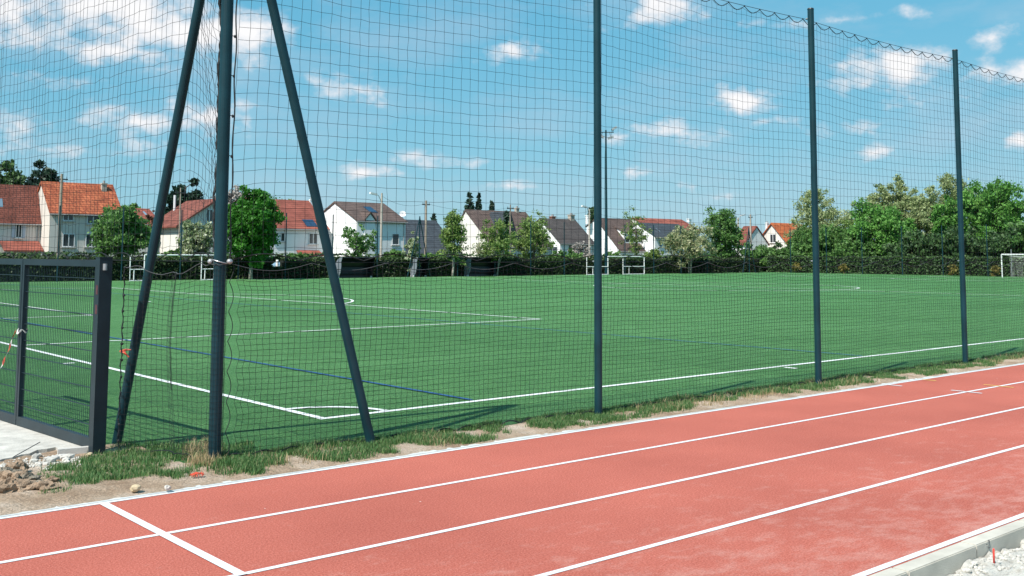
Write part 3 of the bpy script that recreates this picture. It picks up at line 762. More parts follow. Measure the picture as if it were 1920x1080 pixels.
for i, z in enumerate(zs):
    f = i/(len(zs)-1)
    amp = .35*np.clip(1-abs(L-.75)/.5, 0, 1)
    P[i, :, 0] = path[:, 0]+.10*amp*math.sin(3+f*5)+rgn.normal(0, .002, len(path))
    P[i, :, 1] = path[:, 1]+.05*np.sin(math.pi*tt)*math.sin(math.pi*f)
    P[i, :, 2] = z-(.06*np.sin(math.pi*tt)*(1-f)**2)+rgn.normal(0, .004, len(path))+.02*np.sin(L*6+f*3)*(L > .3)
P[0, :, 2] -= .055*np.abs(np.sin(math.pi*L/.42))*(L > .3)
glow = thing('ball_net', (*((GP+CORNER)/2), 0), 'low fine-mesh black net between the gate post and corner post', 'net')
mb = MB(); lattice(mb, P, .002, Nl, (*Ydir, 0)); o = mb.build('netting', M['net_cord'], glow); o['kind'] = 'stuff'
rope('top_rope', P[0], .0045, 'pale_rope', glow)
rope('ground_rope', P[-1], .006, 'edge_rope', glow)
k = int(np.argmin(abs(path[:, 1]-10.62))); rope('hanging_rope', P[:24, k]+np.array([-.01, 0, 0]), .0038, 'edge_rope', glow)
e = P[:, -1].copy(); e[:, 0] += .007*np.sin(np.arange(len(e))*1.9); rope('side_rope', e, .008, 'edge_rope', glow)
m_ = MB()
for q in range(0, 36, 3): V, F = rock(.014, 4+q, 1.2, 1, .4); m_.raw(np.array(V)+P[q, -1]+np.array([0, -.01, 0]), F)
m_.build('tie', M['edge_rope'], glow)['kind'] = 'stuff'
# orange cord tied to the net by the gate
c = np.array([GP[0]+.15, GP[1]-.1, 1.10]); m_ = MB()
d1 = _r
for dz, ln in ((.02, .12), (-.06, .10), (.0, .06)):
    m_.tube([c, c+d1*ln*.5+np.array([0, 0, dz*.4+.01]), c+d1*ln+np.array([0, 0, dz])], [.008, .012, .006], 5)
one('orange_tie', m_, M['orange_plastic'], 'orange cord tied to the net beside the gate post', 'cord', c)

# ---- gate
g0 = np.array([*GP, 0]); g1 = G(0, 787, .05)*np.array([1, 1, 0]); gd = (g1-g0)/np.linalg.norm(g1-g0); gn = np.array([gd[1], -gd[0], 0]); up = np.array([0, 0, 1.])
ZG = 2.075
def gbar(mb, s0, s1, z0, z1, d=.03):
    mb.obox(g0+gd*(s0+s1)/2+up*(z0+z1)/2, gd, gn, up, (s1-s0)/2, d, (z1-z0)/2)
t = thing('gate_post', g0, 'square dark gate post at the right end of the gate', 'post')
mb = MB(); gbar(mb, -.01, .10, .0, ZG+.03, .07); mb.build('pole', M['gate_paint'], t)
mb = MB(); gbar(mb, -.014, .104, ZG+.03, ZG+.036, .074); mb.build('cap', M['gate_paint'], t)
mb = MB(); c = g0-gd*.03+up*(ZG-.07)+gn*(-.02); mb.tube([c-up*.035, c+up*.035], .022, 12); mb.build('latch_ring', M['galvanised'], t)
for (zc) in (1.76, 1.55):
    mb = MB(); mb.obox(g0+gd*.035+up*zc-gn*.0715, gd, gn, up, .022, .0015, .05); q = mb.build('paint_smudge', M['smudge'], t); q['label'] = 'faint red paint smudge'
leaf_specs = [(.115, 1.80, 'right dark metal gate leaf beside the square post, fine vertical wires'), (1.875, 4.4, 'left dark metal gate leaf running out of the photo')]
# where the middle uprights stand
mid = np.linalg.norm((G(42, 797, .05)-g0)[:2])
leaf_specs = [(.115, mid-.008, leaf_specs[0][2]), (mid+.008, mid*2+.1, leaf_specs[1][2])]
wire_me = None; rod_me = None
for s0, s1, lb in leaf_specs:
    t = thing('gate_leaf', g0+gd*s0, lb, 'gate', 'leaves of the dark metal gate')
    for nm, a, b, z0, z1 in (('top_rail', s0, s1, ZG-.07, ZG), ('bottom_rail', s0, s1, .06, .17), ('upright', s0, s0+.055, .17, ZG-.07), ('upright', s1-.055, s1, .17, ZG-.07)):
        mb = MB(); gbar(mb, a, b, z0, z1, .03); mb.build(nm, M['gate_paint'], t)
    n = int((s1-s0-.11)/.05); org = g0+gd*s0
    mb = MB(); mb.tube([(0, 0, .15), (0, 0, ZG-.05)], .0026, 4); wire = None
    for k in range(1, n):
        pos = org+gd*(.055+k*(s1-s0-.11)/n)
        if wire is None:
            m_ = MB(); m_.tube([pos+up*.15, pos+up*(ZG-.05)], .0026, 4); wire = m_.build('wire', M['gate_paint'], t); base = pos
        else:
            o = wire.copy(); COL.objects.link(o); o.parent = t; o.location = tuple(pos-base)
    nr = 9; rod = None
    for k in range(nr):
        z = .30+k*(ZG-.5)/(nr-1)
        if rod is None:
            m_ = MB()
            for sgn in (-1, 1): m_.tube([g0+gd*(s0+.05)+gn*.0065*sgn+up*z, g0+gd*(s1-.05)+gn*.0065*sgn+up*z], .0042, 5)
            rod = m_.build('rod', M['gate_paint'], t); zb = z
        else:
            o = rod.copy(); COL.objects.link(o); o.parent = t; o.location = (0, 0, z-zb)
# barrier tape
c0 = g0+gd*(mid+.03)-gn*.05; 
def ribbon(pts, w, seglen=.075):
    pts = np.asarray(pts, float); V = []; rnd = []; L = 0
    for i, p in enumerate(pts):
        tw = .5*math.sin(i*.45); wv = (up*math.cos(tw)+gn*math.sin(tw))*w
        V += [p-wv*.5+gd*.2*w, p+wv*.5-gd*.2*w]
    F = []
    for i in range(len(pts)-1):
        F.append((2*i, 2*i+1, 2*i+3, 2*i+2)); L += np.linalg.norm(pts[i+1]-pts[i]); rnd.append(int(L/seglen) % 2*1.0)
    return V, F, rnd
A = np.linspace(0, 1, 60); zt = 1.21
e = at(-60, 745, c0[1]+.9)
ptsr = [c0+up*zt-gn*.02+(gd*.85)*a+up*(-.75*(1.55*a-.55*a*a)) for a in A]
V, F, rn = ribbon(ptsr, .045, .12)
loop = [g0+gd*(mid+.07*math.cos(a))-gn*.055*math.sin(a)*1.0+up*(zt-.02+.02*math.sin(3*a)) for a in np.linspace(0, 2*math.pi, 24)]
V2, F2, rn2 = ribbon(loop, .03)
tail = [c0+up*zt+gn*0-gd*.02+(-gd*.10*a)-gn*.04*a+up*(.03*math.sin(3*a)-.05*a) for a in np.linspace(0, 1, 10)]
V3, F3, rn3 = ribbon(tail, .03)
mb = MB(); mb.raw(V, F); mb.raw(V2, F2); mb.raw(V3, F3)
one('barrier_tape', mb, M['barrier_tape'], 'red and white barrier tape knotted round the gate uprights', 'tape', c0+up*.5, rnd=rn+[1.0]*len(rn2)+[1.0]*len(rn3))

# ================================================================== GRASS ON THE VERGE
def blades(pts, hmin, hmax, seed, w=.0028, lean=.5):
    g = np.random.default_rng(seed); n = len(pts); P = np.asarray(pts, float)
    h = g.uniform(hmin, hmax, n)*g.uniform(.6, 1.0, n); a = g.uniform(0, 2*math.pi, n); l = g.uniform(.1, lean, n)*h
    d = np.stack([np.cos(a), np.sin(a), np.zeros(n)], 1); s = np.stack([-np.sin(a), np.cos(a), np.zeros(n)], 1)*w*g.uniform(.7, 1.6, n)[:, None]
    m_ = P+d*(l*.35)[:, None]+np.array([0, 0, 1.])*(h*.6)[:, None]; tp = P+d*l[:, None]+np.array([0, 0, 1.])*h[:, None]
    V = np.stack([P-s, P+s, m_+s*.8, m_-s*.8, tp], 1).reshape(-1, 3); i = np.arange(n)*5
    F = [(k, k+1, k+2, k+3) for k in i]+[(k+3, k+2, k+4) for k in i]
    r = g.uniform(0, 1, n); return V, F, r
def grass_obj(name, pts, h0, h1, seed, mat, label, dry=0.0, lean=.6):
    V, F, r = blades(pts, h0, h1, seed, lean=lean); r = np.clip(r*.62+dry*(np.random.default_rng(seed+1).random(len(r)) < .5)*.4, 0, 1)
    mb = MB(); mb.raw(V, F); o = mb.build(name, M[mat], None, (5, 10, 0), rnd=np.concatenate((r, r)))
    return tag(o, label, 'grass', kind='stuff')
g = np.random.default_rng(21)
pts = []
def clump_at(x, y, n, rad):
    q = g.normal(0, rad*1.25, (int(n*1.9), 2))
    for a in q:
        X, Y = x+a[0], y+a[1]
        if Y < YE+.10: continue
        pts.append((X, Y, verge_h(X, Y)-.004))
# dense stand between gate post, corner post and the bare soil
for k in range(560):
    px = g.uniform(150, 470); lo = 838 if px > 200 else 852
    hi = 905-.02*(px-200) if px < 330 else 905-.11*(px-330)
    py = g.uniform(lo+max(0, (230-px))*.18, hi)
    c = G(px, py)
    if hnoise(c[0], c[1], 2.2, 4) < -.2: continue
    clump_at(c[0], c[1], 15, .035)
for k in range(90):
    c = G(g.uniform(88, 180), g.uniform(880, 912)); clump_at(c[0], c[1], 16, .035)
for (px, py) in ((86, 931), (118, 929), (62, 920), (142, 915), (165, 912), (35, 925)):
    c = G(px, py)
    for q in range(3): clump_at(c[0]+g.normal(0, .03), c[1]+g.normal(0, .03), 14, .025)
for k in range(9000):                     # strip along the foot of the net
    x = 4.8+24*g.random()**1.25; u = g.random()
    dn = hnoise(x, 0, .9, 9)
    y = 10.14+.2*smooth01((8.5-x)/4)-(.72+.2*smooth01((8.5-x)/4))*u**1.4*(.9+.6*max(-.5, dn))
    if hnoise(x, y, 1.9, 12) < -.36+.25*u: continue
    clump_at(x, y, 11, .03)
grass_obj('grass', pts, .02, .09, 31, 'grass_blade', 'rough green grass tufts along the foot of the nets', .5)
pts = []
for k in range(46):
    c = G(g.normal(383, 16), g.uniform(838, 880)); clump_at(c[0], c[1], 14, .04)
for k in range(560):
    x = 4.9+22*g.random()
    if hnoise(x, 3, .8, 30) < -.05: continue
    clump_at(x, g.uniform(9.45, 10.05), 6, .04)
grass_obj('dry_grass', pts, .03, .15, 32, 'straw', 'dry straw-coloured grass stems along the verge', 0, .8)

# ================================================================== FAR SIDE: TREES, HEDGE, HOUSES
def leaves(centres, n, size, g, flat=.0, elong=1.5):
    """centres: array (k,4) of clump centre and radius"""
    C = np.asarray(centres, float); w = C[:, 3]**2; idx = g.choice(len(C), n, p=w/w.sum())
    d = g.normal(0, 1, (n, 3)); d /= np.linalg.norm(d, axis=1)[:, None]
    P = C[idx, :3]+g.normal(0, .62, (n, 3))*C[idx, 3][:, None]*np.array([1, 1, .85])
    nrm = d*.7+g.normal(0, .6, (n, 3))+np.array([0, 0, flat]); nrm /= np.linalg.norm(nrm, axis=1)[:, None]
    a = np.cross(nrm, g.normal(0, 1, (n, 3))); a /= np.linalg.norm(a, axis=1)[:, None]; b = np.cross(nrm, a)
    s = size*(.45+1.1*g.random(n)**1.5)[:, None]
    V = np.stack([P-a*s*elong*.5, P-b*s*.5+a*s*.1, P+a*s*elong*.5, P+b*s*.5+a*s*.1], 1).reshape(-1, 3)
    i = np.arange(n)*4; F = np.stack([i, i+1, i+2, i+3], 1)
    base = g.random(len(C))[idx]*.45+g.random(n)*.55
    return V, F.tolist(), base
def crown_clumps(c, rx, ry, rz, k, g, shape='round', rc=.28):
    out = []
    while len(out) < k:
        d = g.normal(0, 1, 3); d /= np.linalg.norm(d); r = .93*g.random()**.4
        if shape == 'egg': f = 1.0-.42*max(0, d[2]*r)**1.2-.1*max(0, -d[2]*r)
        elif shape == 'cone': f = .5*(1-d[2]*r)+.06
        elif shape == 'flat': f = 1.0 if d[2] > -.2 else .7
        else: f = 1.0
        lump = 1+.5*mnoise.noise(Vector(d*2.1)+Vector((c[0], c[1], 0)))+.2*mnoise.noise(Vector(d*5)+Vector((c[1], c[0], 3)))
        p = np.array(c)+np.array([d[0]*rx*f, d[1]*ry*f, d[2]*rz])*r*lump
        out.append((*p, rc*min(rx, rz)*g.uniform(.55, 1.15)))
    return np.array(out)
def tree(name, label, base, h, crown_h, crown_w, leafmat, n, size, seed, shape='round', clumps=46, rc=.27, trunk_r=None, bark='bark', group=None, cat='tree', stems=1, lift=0):
    g = np.random.default_rng(seed); base = np.array(base, float)
    t = thing(name, base, label, cat, group)
    cz = base[2]+h-crown_h/2
    clumps = int(clumps*2.2); rc = rc*.72; n = int(n*2.9); size = size*.68
    C = crown_clumps((base[0], base[1], cz), crown_w/2, crown_w/2, crown_h/2, clumps, g, shape, rc)
    tr = trunk_r or max(.06, h*.016); m_ = MB()
    for s in range(stems):
        top = np.array([base[0]+g.normal(0, .05*crown_w), base[1]+g.normal(0, .05*crown_w), cz+crown_h*.22])
        b0 = base+np.array([g.normal(0, .12) if stems > 1 else 0, g.normal(0, .12) if stems > 1 else 0, -.1])
        mid_ = (b0*.55+top*.45)+np.array([*g.normal(0, .02*h, 2), 0])
        path = [b0, b0*.75+mid_*.25, mid_, mid_*.5+top*.5, top]; m_.tube(path, [tr*1.25, tr, tr*.8, tr*.55, tr*.2], 8)
        for q in C[g.permutation(len(C))[:14]]:
            u = g.uniform(.25, .85); k = np.clip(u*4, 0, 3.99); st = np.array(path[int(k)])*(1-k % 1)+np.array(path[int(k)+1])*(k % 1)
            m_.tube([st, (st+q[:3])/2+np.array([0, 0, .06*h*g.random()]), q[:3]], [tr*.38, tr*.22, tr*.08], 5, False)
    m_.build('trunk', M[bark], t, smooth=True)
    V, F, r = leaves(C, n, size, g); m_ = MB(); m_.raw(V, F); m_.build('crown', M[leafmat], t, rnd=r)
    return t
def ptree(name, label, px, ytop, ybase_crown, wpx, Y, leafmat, n, size, seed, zbase=0., **kw):
    """stand a tree in plane Y so that it spans what the photograph shows"""
    top = at(px, ytop, Y); low = at(px, ybase_crown, Y)
    d = np.linalg.norm((top-CAMP)[:2]); ppm = FPX/(np.dot(top-CAMP, _F))
    return tree(name, label, (top[0], Y, zbase), top[2]-zbase, top[2]-max(low[2], zbase+.1), wpx/ppm, leafmat, n, size, seed, **kw)

# hedges
def hedge(name, label, p0, p1, h, thick, n, size, seed, mat='leaf_hedge', gap=None):
    g = np.random.default_rng(seed); p0, p1 = np.array(p0, float), np.array(p1, float); L = np.linalg.norm(p1-p0); d = (p1-p0)/L; nn = np.array([-d[1], d[0]])
    t = thing(name, (*((p0+p1)/2), 0), label, 'hedge')
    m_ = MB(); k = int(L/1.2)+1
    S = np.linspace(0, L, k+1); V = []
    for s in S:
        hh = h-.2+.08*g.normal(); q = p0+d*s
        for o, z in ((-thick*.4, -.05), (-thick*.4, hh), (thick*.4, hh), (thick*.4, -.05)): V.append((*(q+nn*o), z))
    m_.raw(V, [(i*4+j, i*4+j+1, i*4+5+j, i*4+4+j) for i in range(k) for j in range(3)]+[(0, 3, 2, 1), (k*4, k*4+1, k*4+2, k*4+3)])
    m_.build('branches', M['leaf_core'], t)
    s = g.uniform(0, L, n); face = g.random(n); o = np.where(face < .62, -thick/2, np.where(face < .75, thick/2, g.uniform(-.5, .5, n)*thick))
    z = np.where(face < .75, g.uniform(0, h, n), h+g.normal(0, .05, n)); 
    wob = np.array([.12*mnoise.noise(Vector((a*.7, b*1.3, seed))) for a, b in zip(s, z)])
    o = o*(1+wob*1.2)+g.normal(0, .05, n); z = z*(1+.4*np.array([.12*mnoise.noise(Vector((a*.35, 7, seed))) for a in s]))
    P = p0[None]+d[None]*s[:, None]+nn[None]*o[:, None]; P = np.column_stack((P, z))
    nrm = g.normal(0, 1, (n, 3)); nrm /= np.linalg.norm(nrm, axis=1)[:, None]; a = np.cross(nrm, g.normal(0, 1, (n, 3))); a /= np.linalg.norm(a, axis=1)[:, None]; b = np.cross(nrm, a)
    sz = size*g.uniform(.6, 1.4, n)[:, None]
    V = np.stack([P-a*sz*.7, P-b*sz*.5, P+a*sz*.7, P+b*sz*.5], 1).reshape(-1, 3); i = np.arange(n)*4
    m_ = MB(); m_.raw(V, np.stack([i, i+1, i+2, i+3], 1).tolist())
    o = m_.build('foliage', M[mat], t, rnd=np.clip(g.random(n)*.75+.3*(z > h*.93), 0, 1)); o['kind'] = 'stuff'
    return t
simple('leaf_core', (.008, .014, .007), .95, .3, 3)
YH = 84.0
hx = lambda px: at(px, 500, YH)[0]
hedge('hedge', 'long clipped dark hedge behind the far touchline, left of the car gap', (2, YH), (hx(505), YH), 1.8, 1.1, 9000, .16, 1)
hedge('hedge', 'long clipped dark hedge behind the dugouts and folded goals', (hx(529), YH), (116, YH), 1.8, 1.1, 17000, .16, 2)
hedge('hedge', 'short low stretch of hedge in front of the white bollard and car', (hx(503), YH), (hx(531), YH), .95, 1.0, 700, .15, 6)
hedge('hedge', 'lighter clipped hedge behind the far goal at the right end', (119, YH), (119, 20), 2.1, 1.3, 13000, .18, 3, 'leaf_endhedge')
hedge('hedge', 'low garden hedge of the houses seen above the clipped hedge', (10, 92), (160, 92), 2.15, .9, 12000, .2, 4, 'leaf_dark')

# ---- houses
def quad_face(pts): 
    m_ = MB(); m_.raw(pts, [tuple(range(len(pts)))]); return m_
class House:
    def __init__(s, label, X0, X1, Y0, Y1, ze, zr, axis, wall, roof, ridge=None, ze2=None, zb=-.3, over=.3, verge=.12, cat='house', group='houses behind the hedge'):
        s.X0, s.X1, s.Y0, s.Y1 = X0, X1, Y0, Y1
        s.t = thing('house', ((X0+X1)/2, (Y0+Y1)/2, zb), label, cat, group)
        ze2 = ze if ze2 is None else ze2
        lo, hi = (Y0, Y1) if axis == 'x' else (X0, X1)
        rr = ridge if ridge is not None else (lo+hi)/2
        s.rr, s.zr, s.ze, s.ze2, s.axis, s.lo, s.hi = rr, zr, ze, ze2, axis, lo, hi
        prof = [(lo, zb), (hi, zb), (hi, ze2), (rr, zr), (lo, ze)]
        k1 = (zr-ze)/(rr-lo); k2 = (zr-ze2)/(hi-rr); th = .16
        rp = [(lo-over, ze-k1*over+.02), (rr, zr+.02), (hi+over, ze2-k2*over+.02), (hi+over, ze2-k2*over+.02+th), (rr, zr+.02+th*1.25), (lo-over, ze-k1*over+.02+th)]
        mb = MB(); mr_ = MB()
        if axis == 'x':
            mb.prism([(X0, y, z) for y, z in prof][::-1], (X1-X0, 0, 0)); mr_.prism([(X0-verge, y, z) for y, z in rp][::-1], (X1-X0+2*verge, 0, 0))
        else:
            mb.prism([(x, Y0, z) for x, z in prof], (0, Y1-Y0, 0)); mr_.prism([(x, Y0-verge, z) for x, z in rp], (0, Y1-Y0+2*verge, 0))
        s.wall = mb.build('wall', M[wall], s.t); s.roof = mr_.build('roof', M[roof], s.t)
        s.k1 = k1; s.over = over
        if axis == 'x':
            mb = MB(); mb.tube([(X0-verge, Y0-over-.05, ze-k1*over+.05), (X1+verge, Y0-over-.05, ze-k1*over+.05)], .06, 6); mb.build('gutter', M['gutter'], s.t)
            mb = MB(); mb.tube([(X1-.25, Y0-.06, ze-.15), (X1-.25, Y0-.06, zb)], .045, 6); mb.build('downpipe', M['gutter'], s.t)
    def roof_z(s, v): return s.ze+s.k1*(v-s.lo) if v <= s.rr else s.ze2+(s.zr-s.ze2)*(s.hi-v)/(s.hi-s.rr)
    def window(s, px0, py0, px1, py1, face='front', panes=2, shutters=None, sill=True, pane='pane', name='window'):
        if face == 'front':
            a, b = at(px0, (py0+py1)/2, s.Y0), at(px1, (py0+py1)/2, s.Y0); u0, u1 = a[0], b[0]; zt, zl = at((px0+px1)/2, py0, s.Y0)[2], at((px0+px1)/2, py1, s.Y0)[2]
            bx = lambda m_, a_, b_, d0, d1, z0, z1: m_.box(a_, b_, s.Y0-d1, s.Y0-d0, z0, z1)
        else:
            a, b = atX(px0, (py0+py1)/2, s.X0), atX(px1, (py0+py1)/2, s.X0); u0, u1 = b[1], a[1]; zt, zl = atX((px0+px1)/2, py0, s.X0)[2], atX((px0+px1)/2, py1, s.X0)[2]
            bx = lambda m_, a_, b_, d0, d1, z0, z1: m_.box(s.X0-d1, s.X0-d0, a_, b_, z0, z1)
        fw = .07
        m_ = MB(); bx(m_, u0, u1, -.02, .02, zl, zt); w = m_.build(name, M['dark_metal'], s.t)
        m_ = MB(); bx(m_, u0, u1, .02, .055, zt-fw, zt); bx(m_, u0, u1, .02, .055, zl, zl+fw)
        bx(m_, u0, u0+fw, .02, .055, zl+fw, zt-fw); bx(m_, u1-fw, u1, .02, .055, zl+fw, zt-fw)
        for k in range(1, panes): c = u0+(u1-u0)*k/panes; bx(m_, c-fw*.6, c+fw*.6, .02, .05, zl+fw, zt-fw)
        m_.build('frame', M['frame_white'], w)
        for k in range(panes):
            m_ = MB(); bx(m_, u0+(u1-u0)*k/panes+fw*.7, u0+(u1-u0)*(k+1)/panes-fw*.7, .02, .03, zl+fw, zt-fw); m_.build('glass_pane', M[pane], w)
        if sill: m_ = MB(); bx(m_, u0-.12, u1+.12, 0, .16, zl-.1, zl-.003); m_.build('sill', M['stone_sill'], w)
        if shutters:
            wd = (u1-u0)*.5
            for q0 in (u0-wd-.03, u1+.03): m_ = MB(); bx(m_, q0, q0+wd, .0, .05, zl, zt); m_.build('shutter', M[shutters], w)
        return w
    def chimney(s, px, ytop, wpx, mat='chimney_stone', v=None, pot=True):
        """v: position across the roof"""
        v = s.rr if v is None else v
        c = at(px, ytop, v) if s.axis == 'x' else atX(px, ytop, v)
        w = wpx/FPX*np.dot(c-CAMP, _F)/2
        m_ = MB(); zb = s.roof_z(v)-.3; m_.box(c[0]-w, c[0]+w, c[1]-w*.8, c[1]+w*.8, zb, c[2]-.25); m_.box(c[0]-w*1.2, c[0]+w*1.2, c[1]-w, c[1]+w, c[2]-.25, c[2]-.12)
        q = m_.build('chimney', M[mat], s.roof)
        if pot: m_ = MB(); m_.tube([(c[0], c[1], c[2]-.12), (c[0], c[1], c[2]+.12)], w*.5, 8); m_.build('chimney_pot', M['gutter'], s.roof)
    def roof_panel(s, px0, py0, px1, py1, mat='rooflight', name='rooflight', split=1):
        """rectangle lying on the front slope (ridge along X)"""
        n = np.array([0, -s.k1, 1.]); n /= np.linalg.norm(n); p0 = np.array([0, s.lo, s.ze+.18+.04])
        def hit(px, py): d = ray(px, py); return CAMP+d*(np.dot(p0-CAMP, n)/np.dot(d, n))
        A_, B_ = hit(px0, py0), hit(px1, py1)
        x0, x1 = min(A_[0], B_[0]), max(A_[0], B_[0]); y0, y1 = min(A_[1], B_[1]), max(A_[1], B_[1])
        if s.axis != 'x': return
        zf = lambda y: s.ze+.18+s.k1*(y-s.lo)+.02
        for k in range(split):
            a, b = x0+(x1-x0)*k/split+.02, x0+(x1-x0)*(k+1)/split-.02
            m_ = MB(); m_.prism([(a, y0, zf(y0)), (b, y0, zf(y0)), (b, y1, zf(y1)), (a, y1, zf(y1))], (0, 0, .07)); m_.build(name, M[mat], s.roof)
    def canopy(s, px0, px1, ytop, ybot, mat, out=1.2):
        a, b = at(px0, ybot, s.Y0-out), at(px1, ybot, s.Y0-out); zt = at(px0, ytop, s.Y0)[2]; zb = a[2]
        m_ = MB(); m_.prism([(a[0], s.Y0-out, zb), (a[0], s.Y0-.01, zt), (a[0], s.Y0-.01, zt-.15), (a[0], s.Y0-out, zb-.12)], (b[0]-a[0], 0, 0)); m_.build('porch_roof', M[mat], s.t)
        for x in (a[0]+.15, b[0]-.15): m_ = MB(); m_.box(x-.06, x+.06, s.Y0-out+.1, s.Y0-out+.22, -.3, zb); m_.build('porch_post', M['frame_white'], s.t)

def xr(px0, px1, Y): return at(px0, 450, Y)[0], at(px1, 450, Y)[0]
def zof(px, py, Y): return at(px, py, Y)[2]
def gy(px, X): return atX(px, 450, X)[1]

# second from left: bright orange roof
Y0 = 98.0; X0, X1 = xr(92, 226, Y0); Y1 = gy(56, X0); ym = (Y0+Y1)/2
h2 = House('two-storey beige house with bright orange tiled roof and stone chimney', X0, X1, Y0, Y1, zof(92, 397, Y0), zof(140, 347, ym), 'x', 'wall_beige', 'tile_orange')
for a in ((118, 398, 138, 414), (117, 438, 140, 463), (160, 438, 185, 463)): h2.window(*a, panes=2)
h2.window(163, 397, 198, 420, panes=3, shutters=None)
h2.chimney(195, 341, 9, v=ym-.6)
# leftmost
Y0b = Y0+2.6; X0b = at(-110, 450, Y0b)[0]; Y1b = Y1-.4; ymb = (Y0b+Y1b)/2
h1 = House('leftmost house with faded red tiled roof, cut by the photo edge', X0b, X0-.02, Y0b, Y1b, zof(40, 411, Y0b), zof(30, 351, ymb), 'x', 'wall_cream', 'tile_rust', over=.25, verge=.0)
h1.window(29, 418, 41, 446, shutters='shutter_blue'); h1.roof_panel(-6, 373, 6, 388); h1.canopy(8, 82, 451, 469, 'tile_red', 1.6)
h1.window(20, 475, 66, 487, panes=3)
# small roof behind
Y0 = 122.; X0, X1 = xr(238, 300, Y0)
h3 = House('small red-roofed house half hidden behind the olive-green tree', X0, X1, Y0, Y0+8, zof(260, 420, Y0), zof(260, 394, Y0+4), 'x', 'wall_cream', 'tile_red')
h3.roof_panel(267, 397, 278, 405); h3.chimney(245, 394, 8, 'wall_white', v=Y0+1.5, pot=False)
# low gable house behind corner post
Y0 = 95.0; X0, X1 = xr(336, 470, Y0); Y1 = gy(283, X0)
h4 = House('low house with rust-red roof and shaded gable behind the corner post', X0, X1, Y0, Y1, zof(336, 421, Y0), zof(403, 376, Y0), 'y', 'wall_cream', 'tile_rust', over=.5, verge=.35)
h4.window(420, 448, 431, 478, panes=1); h4.window(386, 392, 399, 418, panes=2, sill=False)
p = atX(328, 366, X0+2.2); m_ = MB(); m_.tube([(p[0], p[1], 4), (p[0], p[1], p[2])], .13, 8); m_.build('chimney', M['dish_white'], h4.roof)
# red roof with solar panels
Y0 = 101.; X0, X1 = xr(496, 614, Y0); Y1 = Y0+9
h5 = House('white house with red roof and blue solar panels behind the right strut', X0, X1, Y0, Y1, zof(560, 428, Y0), zof(560, 379, Y0+4.5), 'x', 'wall_white', 'tile_red')
h5.window(579, 437, 595, 458); h5.window(526, 436, 534, 453, panes=1); h5.roof_panel(566, 412, 596, 425, 'solar_cell', 'solar_panel', 2); h5.canopy(566, 608, 469, 478, 'tile_red', 1.2)
h5.window(570, 480, 604, 490, panes=4, sill=False); h5.chimney(583, 372, 5, 'wall_white')
# white house with wall dormer
Y0 = 96.; X0, X1 = xr(669, 760, Y0); Y1 = gy(606, X0); yr = gy(627, X0); zr = atX(627, 381, X0)[2]
h6 = House('white house with grey-brown roof, bright blank gable and small wall dormer', X0, X1, Y0, Y1, zof(669, 414, Y0), zr, 'x', 'wall_white', 'tile_brown', ridge=yr, ze2=atX(606, 399, X0)[2], over=.25)
h6.window(735, 438, 748, 459, panes=1); h6.window(690, 436, 699, 452, panes=1); h6.roof_panel(681, 388, 709, 399, 'solar_cell', 'solar_panel', 1)
a, b = at(684, 413, Y0-.15), at(703, 413, Y0-.15); zt = at(693, 400, Y0-.15)[2]
m_ = MB(); m_.prism([(a[0], Y0-.2, -.3), (b[0], Y0-.2, -.3), (b[0], Y0-.2, a[2]), ((a[0]+b[0])/2, Y0-.2, zt), (a[0], Y0-.2, a[2])], (0, 2.5, 0)); m_.build('wall_dormer', M['wall_white'], h6.t)
m_ = MB(); cx_ = (a[0]+b[0])/2
m_.prism([(a[0]-.15, Y0-.35, a[2]-.08), (cx_, Y0-.35, zt+.02), (b[0]+.15, Y0-.35, a[2]-.08), (b[0]+.15, Y0-.35, a[2]+.07), (cx_, Y0-.35, zt+.2), (a[0]-.15, Y0-.35, a[2]+.07)], (0, 2.6, 0)); m_.build('dormer_roof', M['tile_brown'], h6.t)
# dish
def dish(px, py, Y, r, label, foot=None):
    c = at(px, py, Y); t = thing('satellite_dish', c-np.array([0, 0, .6]), label, 'satellite dish'); d = np.array([-.5, -.8, .35]); d /= np.linalg.norm(d); e1 = np.cross(d, up); e1 /= np.linalg.norm(e1); e2 = np.cross(e1, d); V = [c-d*.08]; n = 16
    for ring, (rad, dep) in enumerate(((.5, .05), (1, 0))):
        for k in range(n): an = 2*math.pi*k/n; V.append(c-d*dep+(e1*math.cos(an)+e2*math.sin(an))*r*rad)
    F = [(0, 1+k, 1+(k+1) % n) for k in range(n)]+[(1+k, 1+n+k, 1+n+(k+1) % n, 1+(k+1) % n) for k in range(n)]
    m_ = MB(); m_.raw(V, F); m_.build('reflector', M['dish_white'], t, smooth=True)
    m_ = MB(); m_.tube([c-d*.08, c-d*.2-up*.3, c-d*.2-up*(foot or 1.0)], .03, 5); m_.build('mast', M['gutter'], t)
    m_ = MB(); m_.tube([c-e2*r*.9, c+d*r*.9], .02, 4); m_.build('feed_arm', M['gutter'], t)
dish(755, 401, 97.5, .38, 'white satellite dish on the right end of the grey-brown roof', 1.2)
# slate building
Y0 = 104.; X0, X1 = xr(758, 868, Y0)
h7 = House('long low building with dark slate roof behind the wooden utility pole', X0, X1, Y0, Y0+12, zof(800, 481, Y0), zof(800, 416, Y0+6), 'x', 'wall_grey', 'slate')
for a in (812, 834, 856): h7.window(a, 482, a+12, 489, panes=2, sill=False)
